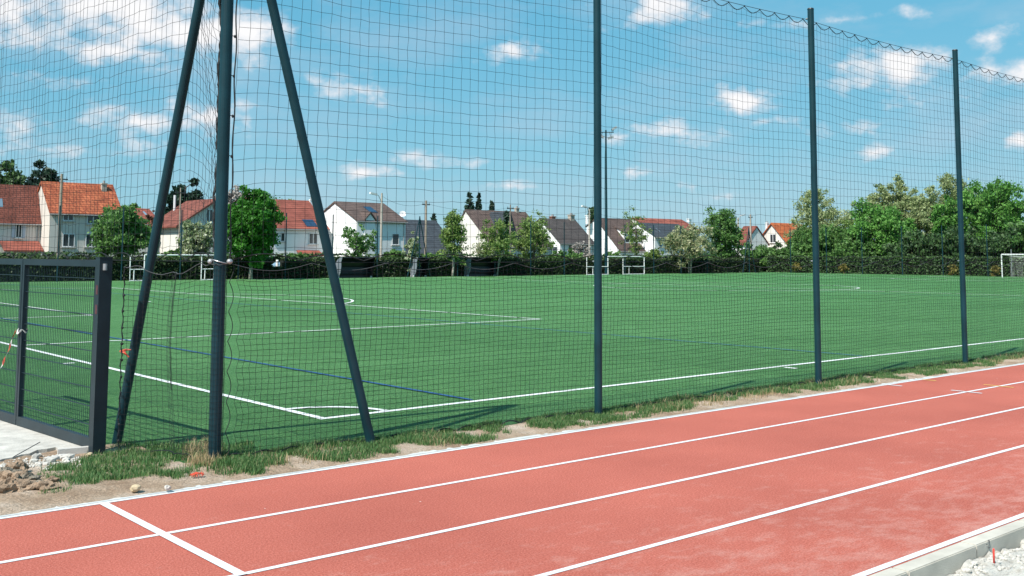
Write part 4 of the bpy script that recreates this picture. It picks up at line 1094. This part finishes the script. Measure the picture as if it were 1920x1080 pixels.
# cream gable, brown roof
Y0 = 98.; X0, X1 = xr(924, 1036, Y0); Y1 = gy(861, X0); yr = gy(873, X0); zr = atX(873, 396, X0)[2]
h8 = House('house with steep cream gable and brown roof wrapped in loose green shrubs', X0, X1, Y0, Y1, zof(924, 463, Y0), zr, 'x', 'wall_cream', 'tile_brown', ridge=yr, ze2=atX(861, 417, X0)[2], over=.15)
a, b = at(940, 445, Y0+1), at(967, 445, Y0+1); zt = at(953, 396, Y0+1)[2]; cx_ = (a[0]+b[0])/2
m_ = MB(); m_.prism([(a[0], Y0+.6, a[2]-1.5), (b[0], Y0+.6, a[2]-1.5), (b[0], Y0+.6, a[2]), (cx_, Y0+.6, zt), (a[0], Y0+.6, a[2])], (0, 4, 0)); m_.build('gable_dormer', M['slate'], h8.t)
h8.window(948, 447, 958, 458, panes=2, sill=False); h8.chimney(969, 388, 7, 'chimney_stone')
# dark roof with brick chimney
Y0 = 101.; X0, X1 = xr(1050, 1114, Y0); Y1 = gy(1003, X0)
h9 = House('house with dark brown roof, pale verge and tall brick chimney', X0, X1, Y0, Y1, zof(1050, 456, Y0), atX(1012, 412, X0)[2], 'x', 'wall_white', 'tile_dark', ridge=gy(1013, X0), ze2=atX(1003, 420, X0)[2], over=.2)
h9.window(1066, 459, 1080, 481, panes=1); h9.window(1084, 459, 1104, 481, panes=2); h9.chimney(1036, 404, 9, 'chimney_brick', v=Y0+4.5); h9.chimney(1071, 401, 10, 'chimney_stone')
h9.window(1036, 462, 1046, 474, 'side', panes=1, pane='pane', shutters=None)
# white gables right of the middle post
Y0 = 105.; X0, X1 = xr(1162, 1226, Y0); Y1 = gy(1100, X0)
h10 = House('white-gabled house with dark roof behind the tall floodlight mast', X0, X1, Y0, Y1, zof(1162, 470, Y0), atX(1116, 411, X0)[2], 'x', 'wall_white', 'tile_brown', ridge=gy(1118, X0), ze2=atX(1100, 425, X0)[2], over=.2)
h10.chimney(1102, 402, 7, 'wall_white', v=Y1-1.2, pot=False)
a, b = at(1166, 440, Y0+2), at(1206, 440, Y0+2); zt = at(1185, 414, Y0+2)[2]
m_ = MB(); m_.prism([(a[0], Y0+1.5, a[2]-2.6), (a[0], Y0+6, a[2]-2.6), (a[0], Y0+6, zt), (a[0], Y0+1.5, a[2]+.3)], (b[0]-a[0], 0, 0)); m_.build('box_dormer', M['wall_white'], h10.t)
m_ = MB(); m_.prism([(a[0]-.15, Y0+1.2, a[2]+.25), (a[0]-.15, Y0+6.1, zt+.02), (a[0]-.15, Y0+6.1, zt+.18), (a[0]-.15, Y0+1.2, a[2]+.42)], (b[0]-a[0]+.3, 0, 0)); m_.build('dormer_roof', M['tile_brown'], h10.t)
h10.window(1172, 444, 1204, 455, panes=4)
# white house with slate roof, red roof behind
Y0 = 103.; X0, X1 = xr(1228, 1304, Y0); Y1 = gy(1212, X0)
h11 = House('white house with dark slate roof and rooflight behind the cream-blossomed tree', X0, X1, Y0, Y0+7, zof(1250, 444, Y0), zof(1250, 422, Y0+3.5), 'x', 'wall_white', 'slate')
h11.window(1236, 449, 1241, 462, panes=1); h11.window(1232, 478, 1242, 487, panes=1); h11.roof_panel(1229, 428, 1238, 434)
Y0 = 126.; X0, X1 = xr(1222, 1312, Y0)
h11b = House('red-roofed house farther back above the slate roof', X0, X1, Y0, Y0+9, zof(1260, 432, Y0), zof(1260, 413, Y0+4.5), 'x', 'wall_cream', 'tile_red'); h11b.chimney(1292, 409, 7, 'wall_white', pot=False)
# maroon roof
Y0 = 99.; X0, X1 = xr(1397, 1440, Y0); Y1 = gy(1374, X0)
h12 = House('small house with maroon roof and white gable beside the orange-roofed one', X0, X1, Y0, min(Y1, Y0+16), zof(1397, 457, Y0), zof(1419, 426, Y0), 'y', 'wall_white', 'tile_rust', over=.3)
# orange right
Y0 = 96.; X0, X1 = xr(1477, 1530, Y0); Y1 = gy(1419, X0)
h13 = House('cream gabled house with vivid orange roof at the right of the row', X0, X1, Y0, Y1, zof(1477, 457, Y0), atX(1448, 420, X0)[2], 'x', 'wall_cream', 'tile_bright', ridge=gy(1448, X0), ze2=atX(1419, 458, X0)[2], over=.35, verge=.3)
h13.window(1444, 439, 1455, 455, 'side', panes=2, shutters=None); h13.chimney(1438, 416, 5, 'wall_white', v=gy(1437, X0))

# ---- trees and shrubs
G1 = 'trees and shrubs behind the far touchline'
T = ptree
T('broad_tree', 'dark green treetop above the leftmost roof', 12, 313, 400, 78, 125, 'leaf_dark', 2600, .5, 1, clumps=40, group=G1)
T('broad_tree', 'dense bright green egg-shaped tree with pale trunk right of the corner post', 474, 354, 494, 108, 81.6, 'leaf_bright', 11000, .26, 2, shape='egg', clumps=150, rc=.2, bark='pale_bark', trunk_r=.16, group=G1)
T('broad_tree', 'olive-green bushy tree in front of the beige house', 232, 388, 488, 98, 87, 'leaf_mid', 6500, .27, 3, clumps=80, group=G1)
T('flowering_shrub', 'white-blossomed shrub in front of the low gable house', 368, 418, 490, 66, 87, 'leaf_blossom', 2600, .24, 4, clumps=50, cat='shrub', group=G1)
T('small_tree', 'airy small tree in front of the bright blank gable', 675, 418, 490, 68, 87, 'leaf_mid', 750, .24, 5, clumps=40, rc=.2, group=G1)
T('climbing_shrub', 'narrow pale-flecked shrub left of the middle dugout', 776, 438, 512, 34, 83.2, 'leaf_blossom', 1500, .2, 6, clumps=30, cat='shrub', group=G1)
T('olive_tree', 'loose yellow-green tree standing left of the cream gable', 850, 384, 492, 84, 82.6, 'leaf_olive', 1900, .22, 7, shape='cone', clumps=60, rc=.2, bark='pale_bark', group=G1)
T('small_tree', 'loose yellow-green tree in front of the brown roof', 932, 410, 494, 74, 82.6, 'leaf_olive', 1700, .22, 8, clumps=50, rc=.2, bark='pale_bark', group=G1)
T('small_tree', 'fresh green shrubby tree right of the brown roof', 998, 408, 494, 84, 87, 'leaf_olive', 2000, .23, 9, clumps=60, rc=.2, group=G1)
T('blossom_vine', 'cream flowering climber on the cream gable', 908, 448, 492, 48, 96.5, 'leaf_cream', 500, .22, 10, clumps=40, cat='shrub', group=G1)
T('small_tree', 'thin half-leafed tree over the right end of the dark roof', 1010, 388, 455, 50, 93, 'leaf_olive', 260, .22, 11, clumps=30, rc=.2, group=G1)
T('small_tree', 'half-leafed tree in front of the white-gabled house', 1190, 391, 490, 62, 93, 'leaf_olive', 800, .22, 12, clumps=44, rc=.2, group=G1)
T('flowering_tree', 'cream-blossomed spreading tree before the white slate-roofed house', 1292, 418, 500, 112, 82.6, 'leaf_cream', 3300, .26, 13, clumps=90, rc=.2, bark='pale_bark', stems=2, group=G1)
T('broad_tree', 'dark green leafy tree right of the cream-blossomed tree', 1355, 390, 500, 74, 88, 'leaf_mid', 4600, .3, 14, clumps=70, group=G1)
T('bare_tree', 'grey bare-twigged treetop behind the corner post', 443, 350, 420, 74, 122, 'leaf_twig', 1300, .35, 15, clumps=60, rc=.2, group=G1)
T('bare_shrub', 'bare brown shrub below the dark roof windows', 1085, 452, 492, 46, 90, 'leaf_twig', 500, .2, 16, clumps=30, cat='shrub', group=G1)
T('rust_shrub', 'rust-brown shrub between olive tree and left strut', 285, 398, 470, 26, 100, 'leaf_rust', 700, .25, 17, clumps=24, cat='shrub', group=G1)
T('broad_tree', 'low green treetop between the orange and rust-red roofs', 250, 383, 430, 60, 130, 'leaf_mid', 1400, .4, 18, clumps=30, group=G1)
T('broad_tree', 'light green treetop peeping over the solar-panel roof', 535, 370, 410, 44, 125, 'leaf_olive', 700, .4, 19, clumps=24, group=G1)
T('broad_tree', 'green treetop behind the white chimney', 1113, 384, 430, 26, 120, 'leaf_dark', 900, .4, 20, clumps=24, group=G1)
# shrubs topping the hedge
shr = [(60, 474, 60, 'leaf_dark', 'dark low shrub under the leftmost porch'), (330, 468, 50, 'leaf_mid', 'green shrub between left strut and blossom shrub'), (560, 474, 60, 'leaf_mid', 'low green shrub left of the right strut'),
       (740, 468, 50, 'leaf_mid', 'low shrub under the white house window'), (815, 474, 44, 'leaf_mid', 'low green shrub beside the utility pole'), (1060, 470, 70, 'leaf_mid', 'green shrub under the dark roof'),
       (1150, 470, 40, 'leaf_mid', 'green shrub behind the folded goal'), (1225, 468, 44, 'leaf_olive', 'shrub at the left corner of the slate-roofed white house'), (1415, 452, 70, 'leaf_mid', 'dark shrub under the maroon roof'), (1460, 458, 70, 'leaf_dark', 'dark shrub under the orange-roofed gable'),
       (1500, 440, 60, 'leaf_mid', 'green shrub right of the orange-roofed gable')]
for i, (px, yt, w, mt, lb) in enumerate(shr): T('shrub', lb, px, yt, 500, w, 89, mt, 1500, .26, 40+i, clumps=30, cat='shrub', group='low shrubs behind the hedge')

# conifers
def conifer(name, label, px, ytop, wpx, Y, ybot, seed, leafmat='leaf_pine', n=2600):
    g = np.random.default_rng(seed); top = at(px, ytop, Y); low = at(px, ybot, Y)[2]; h = top[2]; rw = wpx/FPX*np.dot(top-CAMP, _F)/2
    t = thing(name, (top[0], Y, 0), label, 'tree', 'conifers behind the houses'); m_ = MB(); m_.tube([(top[0], Y, -.1), (top[0], Y, h)], [.28, .04], 7)
    C = []
    z = h-.2
    while z > low:
        f = (h-z)/(h-low); r = rw*(.12+.88*f)
        for k in range(6):
            a = g.uniform(0, 2*math.pi); L_ = r*g.uniform(.65, 1.1)
            tip = np.array([top[0]+math.cos(a)*L_, Y+math.sin(a)*L_, z-.22*L_]); m_.tube([(top[0], Y, z), tip], [.05, .015], 4, False)
            for u in (.45, .75, 1.0): C.append((*(np.array([top[0], Y, z])*(1-u)+tip*u), .05+.3*r*.5))
        z -= (h-low)/13*g.uniform(.8, 1.2)
    m_.build('trunk', M['bark'], t)
    V, F, r = leaves(np.array(C), n, .26, g, elong=2.2); m_ = MB(); m_.raw(V, F); m_.build('crown', M[leafmat], t, rnd=r)
conifer('fir_tree', 'taller dark fir behind the brown roof, left of the pair', 880, 360, 34, 128, 430, 61)
conifer('fir_tree', 'slightly shorter dark fir, right of the pair behind the brown roof', 898, 362, 24, 128, 430, 62)
conifer('fir_tree', 'small dark fir peeping over the brown ridge', 923, 376, 28, 128, 420, 63, n=1200)
conifer('fir_tree', 'tiny dark fir above the slate roof', 813, 400, 14, 126, 430, 64, n=700)
conifer('fir_tree', 'dark fir growing against the brown roof slope', 950, 396, 30, 95, 450, 65, n=1800)
def pine(label, px, ytop, ybot, wpx, Y, seed, n=2400):
    g = np.random.default_rng(seed); top = at(px, ytop, Y); low = at(px, ybot, Y)[2]; rw = wpx/FPX*np.dot(top-CAMP, _F)/2
    t = thing('pine_tree', (top[0], Y, 0), label, 'tree', 'conifers behind the houses'); m_ = MB(); m_.tube([(top[0], Y, -.1), (top[0]+.2, Y, low), (top[0], Y, top[2]-.4)], [.35, .25, .06], 8); C = []
    for k in range(30):
        a = g.uniform(0, 2*math.pi); u = g.random(); zc = low+(top[2]-low)*u; L_ = rw*g.uniform(.3, 1.0)*(1.05-.55*u)
        tip = np.array([top[0]+math.cos(a)*L_, Y+math.sin(a)*L_, zc+.25*L_*g.random()]); m_.tube([(top[0], Y, zc-.5), tip], [.08, .03], 5, False); C.append((*tip, .2*rw*g.uniform(.7, 1.2)))
    m_.build('trunk', M['bark'], t); V, F, r = leaves(np.array(C), n, .36, g, flat=.6, elong=2); m_ = MB(); m_.raw(V, F); m_.build('crown', M['leaf_pine'], t, rnd=r)
pine('open dark pine above the orange roof of the beige house', 84, 308, 362, 62, 124, 71, 1500)
pine('broad dark pine behind the low rust-red roof', 348, 344, 412, 72, 122, 72, 3400)
pine('dark pine lower left of the broad pine', 322, 372, 420, 40, 120, 73, 1500)

# right end: a belt of trees beyond the goal line
G2 = 'belt of trees beyond the right end of the pitch'
def rt(name, label, px, ytop, ylow, wpx, X, leafmat, n, size, seed, **kw):
    top = atX(px, ytop, X); low = atX(px, ylow, X); ppm = FPX/np.dot(top-CAMP, _F)
    return tree(name, label, (top[0], top[1], 0), top[2], top[2]-max(low[2], .2), wpx/ppm, leafmat, n, size, seed, group=G2, **kw)
rt('poplar_tree', 'pale half-leafed tree left of the second full post', 1535, 348, 500, 128, 134, 'leaf_pale', 7000, .27, 81, clumps=120, rc=.16, shape='egg')
rt('poplar_tree', 'pale half-leafed tree behind the bright rounded tree', 1645, 338, 480, 96, 142, 'leaf_pale', 6000, .28, 82, clumps=100, rc=.17, shape='egg')
rt('poplar_tree', 'pale half-leafed tree in the middle of the belt', 1690, 334, 480, 92, 142, 'leaf_pale', 6000, .28, 83, clumps=100, rc=.17, shape='egg')
rt('poplar_tree', 'tallest pale half-leafed tree behind the post nearest the goal', 1782, 318, 480, 112, 144, 'leaf_pale', 6500, .28, 84, clumps=110, rc=.16, shape='egg')
rt('broad_tree', 'bright green rounded tree in the middle of the belt', 1648, 384, 500, 116, 126, 'leaf_fresh', 6800, .34, 85, clumps=100, rc=.2)
rt('broad_tree', 'large bright green tree at the right end of the belt', 1858, 334, 490, 128, 136, 'leaf_fresh', 8200, .36, 86, clumps=120, rc=.19)
rt('broad_tree', 'fresh green tree left of the post nearest the goal', 1782, 372, 500, 76, 130, 'leaf_fresh', 3800, .34, 87, clumps=70, rc=.2)
rt('broad_tree', 'loose olive-green tree low at the left end of the belt', 1560, 424, 505, 120, 124, 'leaf_mid', 5200, .34, 88, clumps=80, rc=.22)
rt('broad_tree', 'olive-green tree beside the orange roof', 1508, 420, 505, 70, 130, 'leaf_mid', 3200, .34, 89, clumps=60, rc=.22)
rt('poplar_tree', 'pale half-leafed tree filling the gap between the two bright trees', 1738, 352, 490, 90, 140, 'leaf_pale', 5000, .28, 90, clumps=100, rc=.17, shape='egg')
rt('broad_tree', 'fresh olive-green tree under the pale tree left in the belt', 1590, 410, 505, 80, 128, 'leaf_olive', 3800, .3, 91, clumps=70, rc=.2)
for i, (px, yt, w, mt, lb) in enumerate([(1720, 430, 110, 'leaf_dark', 'dark evergreen mass left of the post nearest the goal'), (1800, 428, 110, 'leaf_dark', 'dark evergreen mass behind the post nearest the goal'), (1890, 424, 130, 'leaf_dark', 'dark evergreen mass above the full-size goal'), (1960, 400, 120, 'leaf_mid', 'green tree at the right photo edge'),
                                        (1440, 462, 80, 'leaf_mid', 'rounded green bush at the corner of the hedges'), (1600, 450, 90, 'leaf_mid', 'green bush under the bright rounded tree'), (1500, 458, 90, 'leaf_mid', 'green bush left of the second full post')]):
    rt('bush', lb, px, yt, 512, w, 122, mt, 3400, .34, 100+i, clumps=70, rc=.24, cat='bush')
for i, (px, lb) in enumerate([(1412, 'yellow-green rounded shrub leftmost at the hedge foot'), (1492, 'yellow-green rounded shrub left of the second full post'), (1583, 'yellow-green rounded shrub right of the second full post'), (1786, 'yellow-green rounded shrub left of the post nearest the goal'), (1866, 'yellow-green rounded shrub behind the goal')]):
    c = atX(px, 500, 117.2); tree('shrub', lb, (117.2, c[1], 0), 1.35, 1.3, 1.15, 'leaf_yellow', 420, .16, 130+i, clumps=14, rc=.35, cat='shrub', group='yellow shrubs at the foot of the end hedge')

# ---- far ball-net posts
far_px = [(108, 'behind the gate'), (228, 'in front of the olive-green tree'), (338, 'between left strut and blossom shrub'), (447, 'left edge of the bright green tree'), (535, 'right of the bright green tree'), (623, 'in front of the blank white gable'), (707, 'beside the street lamp'),
          (858, 'left of the cream gable'), (928, 'in front of the brown roof'), (995, 'right of the brown roof'), (1058, 'before the dark roof'), (1172, 'behind the right folded goal frame'), (1226, 'left of the cream-blossomed tree'), (1277, 'in the cream-blossomed tree'), (1326, 'right of the cream-blossomed tree')]
for px, lb in far_px:
    c = at(px, 500, 82.4); m_ = MB(); m_.tube([(c[0], 82.4, 0), (c[0], 82.4, 5.8)], .055, 8)
    one('far_net_post', m_, M['post_paint'], 'thin far post '+lb, 'post', (c[0], 82.4, 0), 'far posts behind the touchline')
for px, lb in [(1483, 'right of the orange-roofed gable'), (1550, 'among the pale trees right of the second full post'), (1617, 'in front of the bright rounded tree'), (1692, 'right of the bright rounded tree'), (1768, 'left of the post nearest the goal'), (1852, 'just left of the full-size goal')]:
    c = atX(px, 500, 116.2); m_ = MB(); m_.tube([(116.2, c[1], 0), (116.2, c[1], 5.8)], .055, 8)
    one('far_net_post', m_, M['post_paint'], 'thin far post '+lb, 'post', (116.2, c[1], 0), 'far posts behind the right goal')
for px, lb, Yp in [(786, 'far braced post with struts in front of the slate roof', 82.4), (1405, 'far braced corner post with struts beside the maroon roof', 82.4)]:
    c = at(px, 500, Yp); t = thing('far_braced_post', (c[0], Yp, 0), lb, 'post'); m_ = MB(); m_.tube([(c[0], Yp, 0), (c[0], Yp, 5.9)], .06, 8); m_.build('pole', M['post_paint'], t)
    for s in (-1, 1): m_ = MB(); m_.tube([(c[0], Yp, 5.8), (c[0]+s*1.35, Yp+.05, 0)], .05, 8); m_.build('strut', M['post_paint'], t)

# ---- poles, lamps, mast, wires
tops = {}
def upole(label, px, ytop, Y, r, mat, name='utility_pole', lamp=None, cat='pole'):
    c = at(px, ytop, Y); t = thing(name, (c[0], Y, 0), label, cat); m_ = MB(); m_.tube([(c[0], Y, -.2), (c[0], Y, c[2])], [r*1.2, r*.8], 10); m_.build('pole', M[mat], t)
    if lamp:
        e = at(lamp[0], lamp[1], Y); m_ = MB(); m_.tube([(c[0], Y, c[2]-1.0), (c[0]*.5+e[0]*.5, Y, e[2]-.15), (e[0], Y, e[2])], .035, 6); m_.build('arm', M['galvanised'], t)
        s = np.sign(e[0]-c[0]); m_ = MB(); m_.obox((e[0]+s*.25, Y, e[2]+.03), (1, 0, .15*s), (0, 1, 0), (-.15*s, 0, 1), .42, .14, .09); m_.build('lamp_head', M['dish_white'], t)
    else:
        m_ = MB(); m_.box(c[0]-.5, c[0]+.5, Y-.05, Y+.05, c[2]-.5, c[2]-.4)
        for k in (-.42, 0, .42): m_.tube([(c[0]+k, Y, c[2]-.4), (c[0]+k, Y, c[2]-.22)], .03, 5)
        m_.build('crossarm', M['dark_metal'], t)
    tops[px] = np.array([c[0], Y, c[2]-.3]); return t
upole('leaning wooden utility pole in front of the beige house', 116, 326, 90, .13, 'wood_pole')
upole('tall pale street lamp in front of the white wall-dormer house', 716, 362, 91, .13, 'concrete_pole', 'street_lamp', (704, 364), 'street lamp')
upole('wooden utility pole in front of the slate roof', 799, 376, 91, .14, 'wood_pole')
upole('thin pole in front of the low rust-red roof', 339, 352, 92, .07, 'wood_pole')
upole('street lamp left of the middle full post', 1105, 392, 92, .13, 'concrete_pole', 'street_lamp', (1098, 388), 'street lamp')
upole('slim pole in the brown roof shrubs', 957, 384, 92, .09, 'wood_pole')
upole('street lamp left of the maroon roof', 1384, 408, 94, .14, 'concrete_pole', 'street_lamp', (1390, 404), 'street lamp')
upole('pale utility pole in front of the maroon roof', 1407, 402, 94, .15, 'concrete_pole')
def wire(a, b, label, sag=.6):
    A_ = np.linspace(0, 1, 14); m_ = MB(); m_.tube([a*(1-u)+b*u-up*sag*4*u*(1-u) for u in A_], .014, 3); one('overhead_wire', m_, M['dark_metal'], label, 'wire', a)
wire(tops[716], tops[799], 'thin overhead wire between the tall street lamp and utility pole'); wire(tops[799], tops[957], 'thin overhead wire crossing above the cream gable'); wire(tops[957], tops[1105], 'thin overhead wire above the brick chimney'); wire(tops[1105], tops[1384], 'thin overhead wire above the white-gabled houses', 1.2)
# floodlight mast
c = at(1136, 244, 82.0); t = thing('floodlight_mast', (c[0], 82, 0), 'tall dark floodlight mast behind the middle full post', 'floodlight'); H_ = c[2]
m_ = MB(); m_.tube([(c[0], 82, 0), (c[0], 82, H_)], [.2, .09], 12); m_.build('mast', M['post_paint'], t)
ax = _r; m_ = MB(); m_.tube([np.array([c[0], 82, H_-.25])-ax*1.1, np.array([c[0], 82, H_-.25])+ax*.9], .05, 6); m_.build('crossbar', M['dark_metal'], t)
for s, tz in ((-.75, .35), (.95, .45), (-.5, -.45), (.55, -.6)):
    q = np.array([c[0], 82, H_-.25])+ax*s+up*tz; dd = ax*(.8 if s > 0 else -.5)+up*(.5 if tz > 0 else .3)*np.sign(s)*np.sign(s); dd /= np.linalg.norm(dd); n3 = np.cross(dd, _F*np.array([1, 1, 0])); n3 /= np.linalg.norm(n3); sd = np.cross(n3, dd)
    m_ = MB(); m_.obox(q, dd, sd, n3, .32, .26, .11); m_.build('lamp_head', M['galvanised'], t)
    m_ = MB(); m_.tube([np.array([c[0], 82, H_-.25])+ax*s*.8, q], .03, 5); m_.build('bracket', M['dark_metal'], t)
# round sign
c = at(980, 470, 88); t = thing('round_sign', (c[0], 88, 0), 'round white sign back on a thin post before the green shrubs', 'sign'); m_ = MB(); m_.tube([(c[0], 88, 0), (c[0], 88, c[2])], .03, 6); m_.build('post', M['galvanised'], t)
m_ = MB(); dvec = np.array([c[0], 88, 0])/np.hypot(c[0], 88); cc_ = np.array([c[0], 88, c[2]])-dvec*.04; m_.tube([cc_, cc_-dvec*.03], .34, 18); m_.build('disc', M['dish_white'], t)
# white bollard + parked car in the hedge gap
c = at(520, 487, 85.5); m_ = MB(); m_.tube([(c[0], 85.5, 0), (c[0], 85.5, c[2]-.08), (c[0], 85.5, c[2])], [.13, .13, .09], 10); one('white_bollard', m_, M['goal_white'], 'white post in the hedge gap right of the bright green tree', 'bollard', (c[0], 85.5, 0))
c = at(512, 512, 88.0)
def car(c):
    x, y = c[0], c[1]; t = thing('parked_car', (x, y, 0), 'pale teal car glimpsed through the hedge gap', 'car')
    prof = [(-2.0, .35), (-2.05, .75), (-1.9, .95), (-1.0, 1.05), (-.35, 1.45), (1.0, 1.47), (1.7, 1.0), (2.0, .95), (2.05, .4)]
    m_ = MB(); m_.prism([(x+a, y-.85, z) for a, z in prof][::-1], (0, 1.7, 0)); m_.build('body', M['car_paint'], t)
    m_ = MB(); m_.prism([(x-.93, y-.86, 1.06), (x-.32, y-.86, 1.38), (x+.95, y-.86, 1.4), (x+1.5, y-.86, 1.04)], (0, .004, 0)); m_.build('side_window', M['pane'], t)
    m_ = MB(); m_.prism([(x-1.0, y-.7, 1.075), (x-.40, y-.62, 1.44), (x-.40, y+.62, 1.44), (x-1.0, y+.7, 1.075)], (-.012, 0, .016)); m_.build('windscreen', M['rooflight'], t)
    for dx in (-1.3, 1.3):
        for dy in (-.82, .82): m_ = MB(); m_.tube([(x+dx, y+dy-.1, .32), (x+dx, y+dy+.1, .32)], .32, 14); m_.build('wheel', M['tyre'], t)
    for dy in (-.6, .6): m_ = MB(); m_.obox((x-2.03, y+dy, .78), (1, 0, 0), (0, 1, 0), (0, 0, 1), .04, .16, .07); m_.build('headlight', M['rooflight'], t)
car((c[0]+1.2, 88.2))

# ---- dugouts
def dugout(px0, px1, Y, label):
    a, b = at(px0, 515, Y), at(px1, 515, Y); X0, X1 = a[0], b[0]
    t = thing('dugout', ((X0+X1)/2, Y+.6, 0), label, 'dugout', 'dugouts along the far touchline')
    A_ = np.linspace(R(-12), R(102), 12); prof = [(Y+1.25-1.55*(1-math.cos(R(90)-q if q < R(90) else 0))*0-1.4*(math.sin(q)), 0.02) for q in A_]
    # quarter-round shell: back at Y+1.3 rising and curving forward over the bench
    pr = [(Y+1.25, 0.0), (Y+1.34, .5), (Y+1.33, 1.0), (Y+1.15, 1.45), (Y+.8, 1.75), (Y+.4, 1.88), (Y+.0, 1.9)]
    inn = [(p_[0]-.05, p_[1]-(.05 if i > 2 else 0)) for i, p_ in enumerate(pr)]
    m_ = MB(); m_.prism([(X0, y, z) for y, z in pr+inn[::-1]], (X1-X0, 0, 0)); m_.build('shell', M['dugout_shell'], t)
    side = [(Y+.75, 0), (Y+.38, .5), (Y+.28, 1.0), (Y+.3, 1.45), (Y+.1, 1.86)]
    for x in (X0-.05, X1+.002):
        m_ = MB(); m_.prism([(x, y, z) for y, z in side+pr[::-1]], (.045, 0, 0)); q = m_.build('side_panel', M['dugout_side_sunlit' if x < X0 else 'dugout_shell'], t)  # same glazing both sides: left coloured as sunlit, right as dark hedge behind
        m_ = MB(); m_.prism([(x-.012, y, z) for y, z in [(Y+.95, 0), (Y+.62, .5), (Y+.53, 1.0), (Y+.55, 1.4), (Y+.8, 1.68), (Y+1.1, 1.4), (Y+1.26, 1.0), (Y+1.26, .5), (Y+1.18, 0)]], (.07, 0, 0)); m_.build('side_glazing', M['dugout_side_sunlit' if x < X0 else 'dugout_shell'], q)
        m_ = MB(); m_.box(x-.01, x+.055, Y+.65, Y+1.3, .0, .16); m_.build('foot_plate', M['goal_white'], q)
    m_ = MB(); m_.box(X0+.08, X1-.08, Y+.7, Y+1.15, .40, .46); m_.build('bench', M['bench_blue_shaded'], t)
    m_ = MB(); m_.box(X0+.08, X1-.08, Y+1.12, Y+1.18, .55, .95); m_.build('bench_back', M['bench_blue_shaded'], t)
dugout(643, 704, 81.9, 'wide black curved dugout right of the right strut'); dugout(785, 806, 81.9, 'narrow black curved dugout below the utility pole'); dugout(886, 936, 81.9, 'wide black curved dugout below the cream gable')

# ---- goals
def folded_goal(pxl, pxr, side_px, side_px2, Y, label):
    """goal folded flat against the fence: crossbar, two posts, side frames swung along its line"""
    a, b = at(pxl, 520, Y)[0], at(pxr, 520, Y)[0]; c, e = at(side_px, 520, Y)[0], at(side_px2, 520, Y)[0]; Hh = 2.05; r = .05
    t = thing('folded_goal', ((a+b)/2, Y, 0), label, 'goal', 'folded seven-a-side goals on the far touchline')
    m_ = MB(); m_.tube([(a, Y, Hh), (b, Y, Hh)], r, 8); m_.build('crossbar', M['goal_white'], t)
    for x in (a, b): m_ = MB(); m_.tube([(x, Y, 0), (x, Y, Hh)], r, 8); m_.build('post', M['goal_white'], t)
    for x, s in ((a, c), (b, e)):
        m_ = MB(); dl = s-x
        for p_, q_ in (((x, .05), (s, .05)), ((x, .92), (s, .92)), ((s, 0), (s, 1.95)), ((x+dl*.72, .05), (x+dl*.72, .92))): m_.tube([(p_[0], Y-.02, p_[1]), (q_[0], Y-.02, q_[1])], .04, 6)
        m_.build('side_frame', M['goal_white'], t)
folded_goal(270, 401, 243, 377, 81.0, 'white folded goal frame left of the corner post')
folded_goal(1140, 1208, 1100, 1168, 81.2, 'white folded goal frame beside the middle full post')
# full goal at the far end
YG0, YG1 = YM-3.66, YM+3.66; t = thing('football_goal', (XE, YM, 0), 'white full-size goal with drooping net at the right photo edge', 'goal')
for y in (YG0, YG1):
    m_ = MB(); m_.tube([(XE, y, 0), (XE, y, 2.44)], .06, 10); m_.build('post', M['goal_white'], t)
    m_ = MB(); m_.tube([(XE+2.2, y*.98+YM*.02, 0), (XE+2.2, y*.98+YM*.02, 3.0)], .04, 8); m_.build('net_support', M['galvanised'], t)
m_ = MB(); m_.tube([(XE, YG0, 2.44), (XE, YG1, 2.44)], .06, 10); m_.build('crossbar', M['goal_white'], t)
n1, n2 = 54, 34; P = np.zeros((n2, n1, 3))
for i in range(n2):
    u = i/(n2-1)
    for j in range(n1):
        y = YG0+(YG1-YG0)*j/(n1-1)
        if u < .42: w_ = u/.42; P[i, j] = (XE+2.0*w_, y, 2.4-.55*math.sin(math.pi*min(1, w_))*math.sin(math.pi*j/(n1-1))*.7-.1*w_)
        else: w_ = (u-.42)/.58; P[i, j] = (XE+2.0+.1*w_, y, 2.3*(1-w_)+.02)
m_ = MB(); lattice(m_, P, .006, (1, 0, 0), (0, 1, 0)); o = m_.build('goal_net', M['goal_net'], t); o['kind'] = 'stuff'
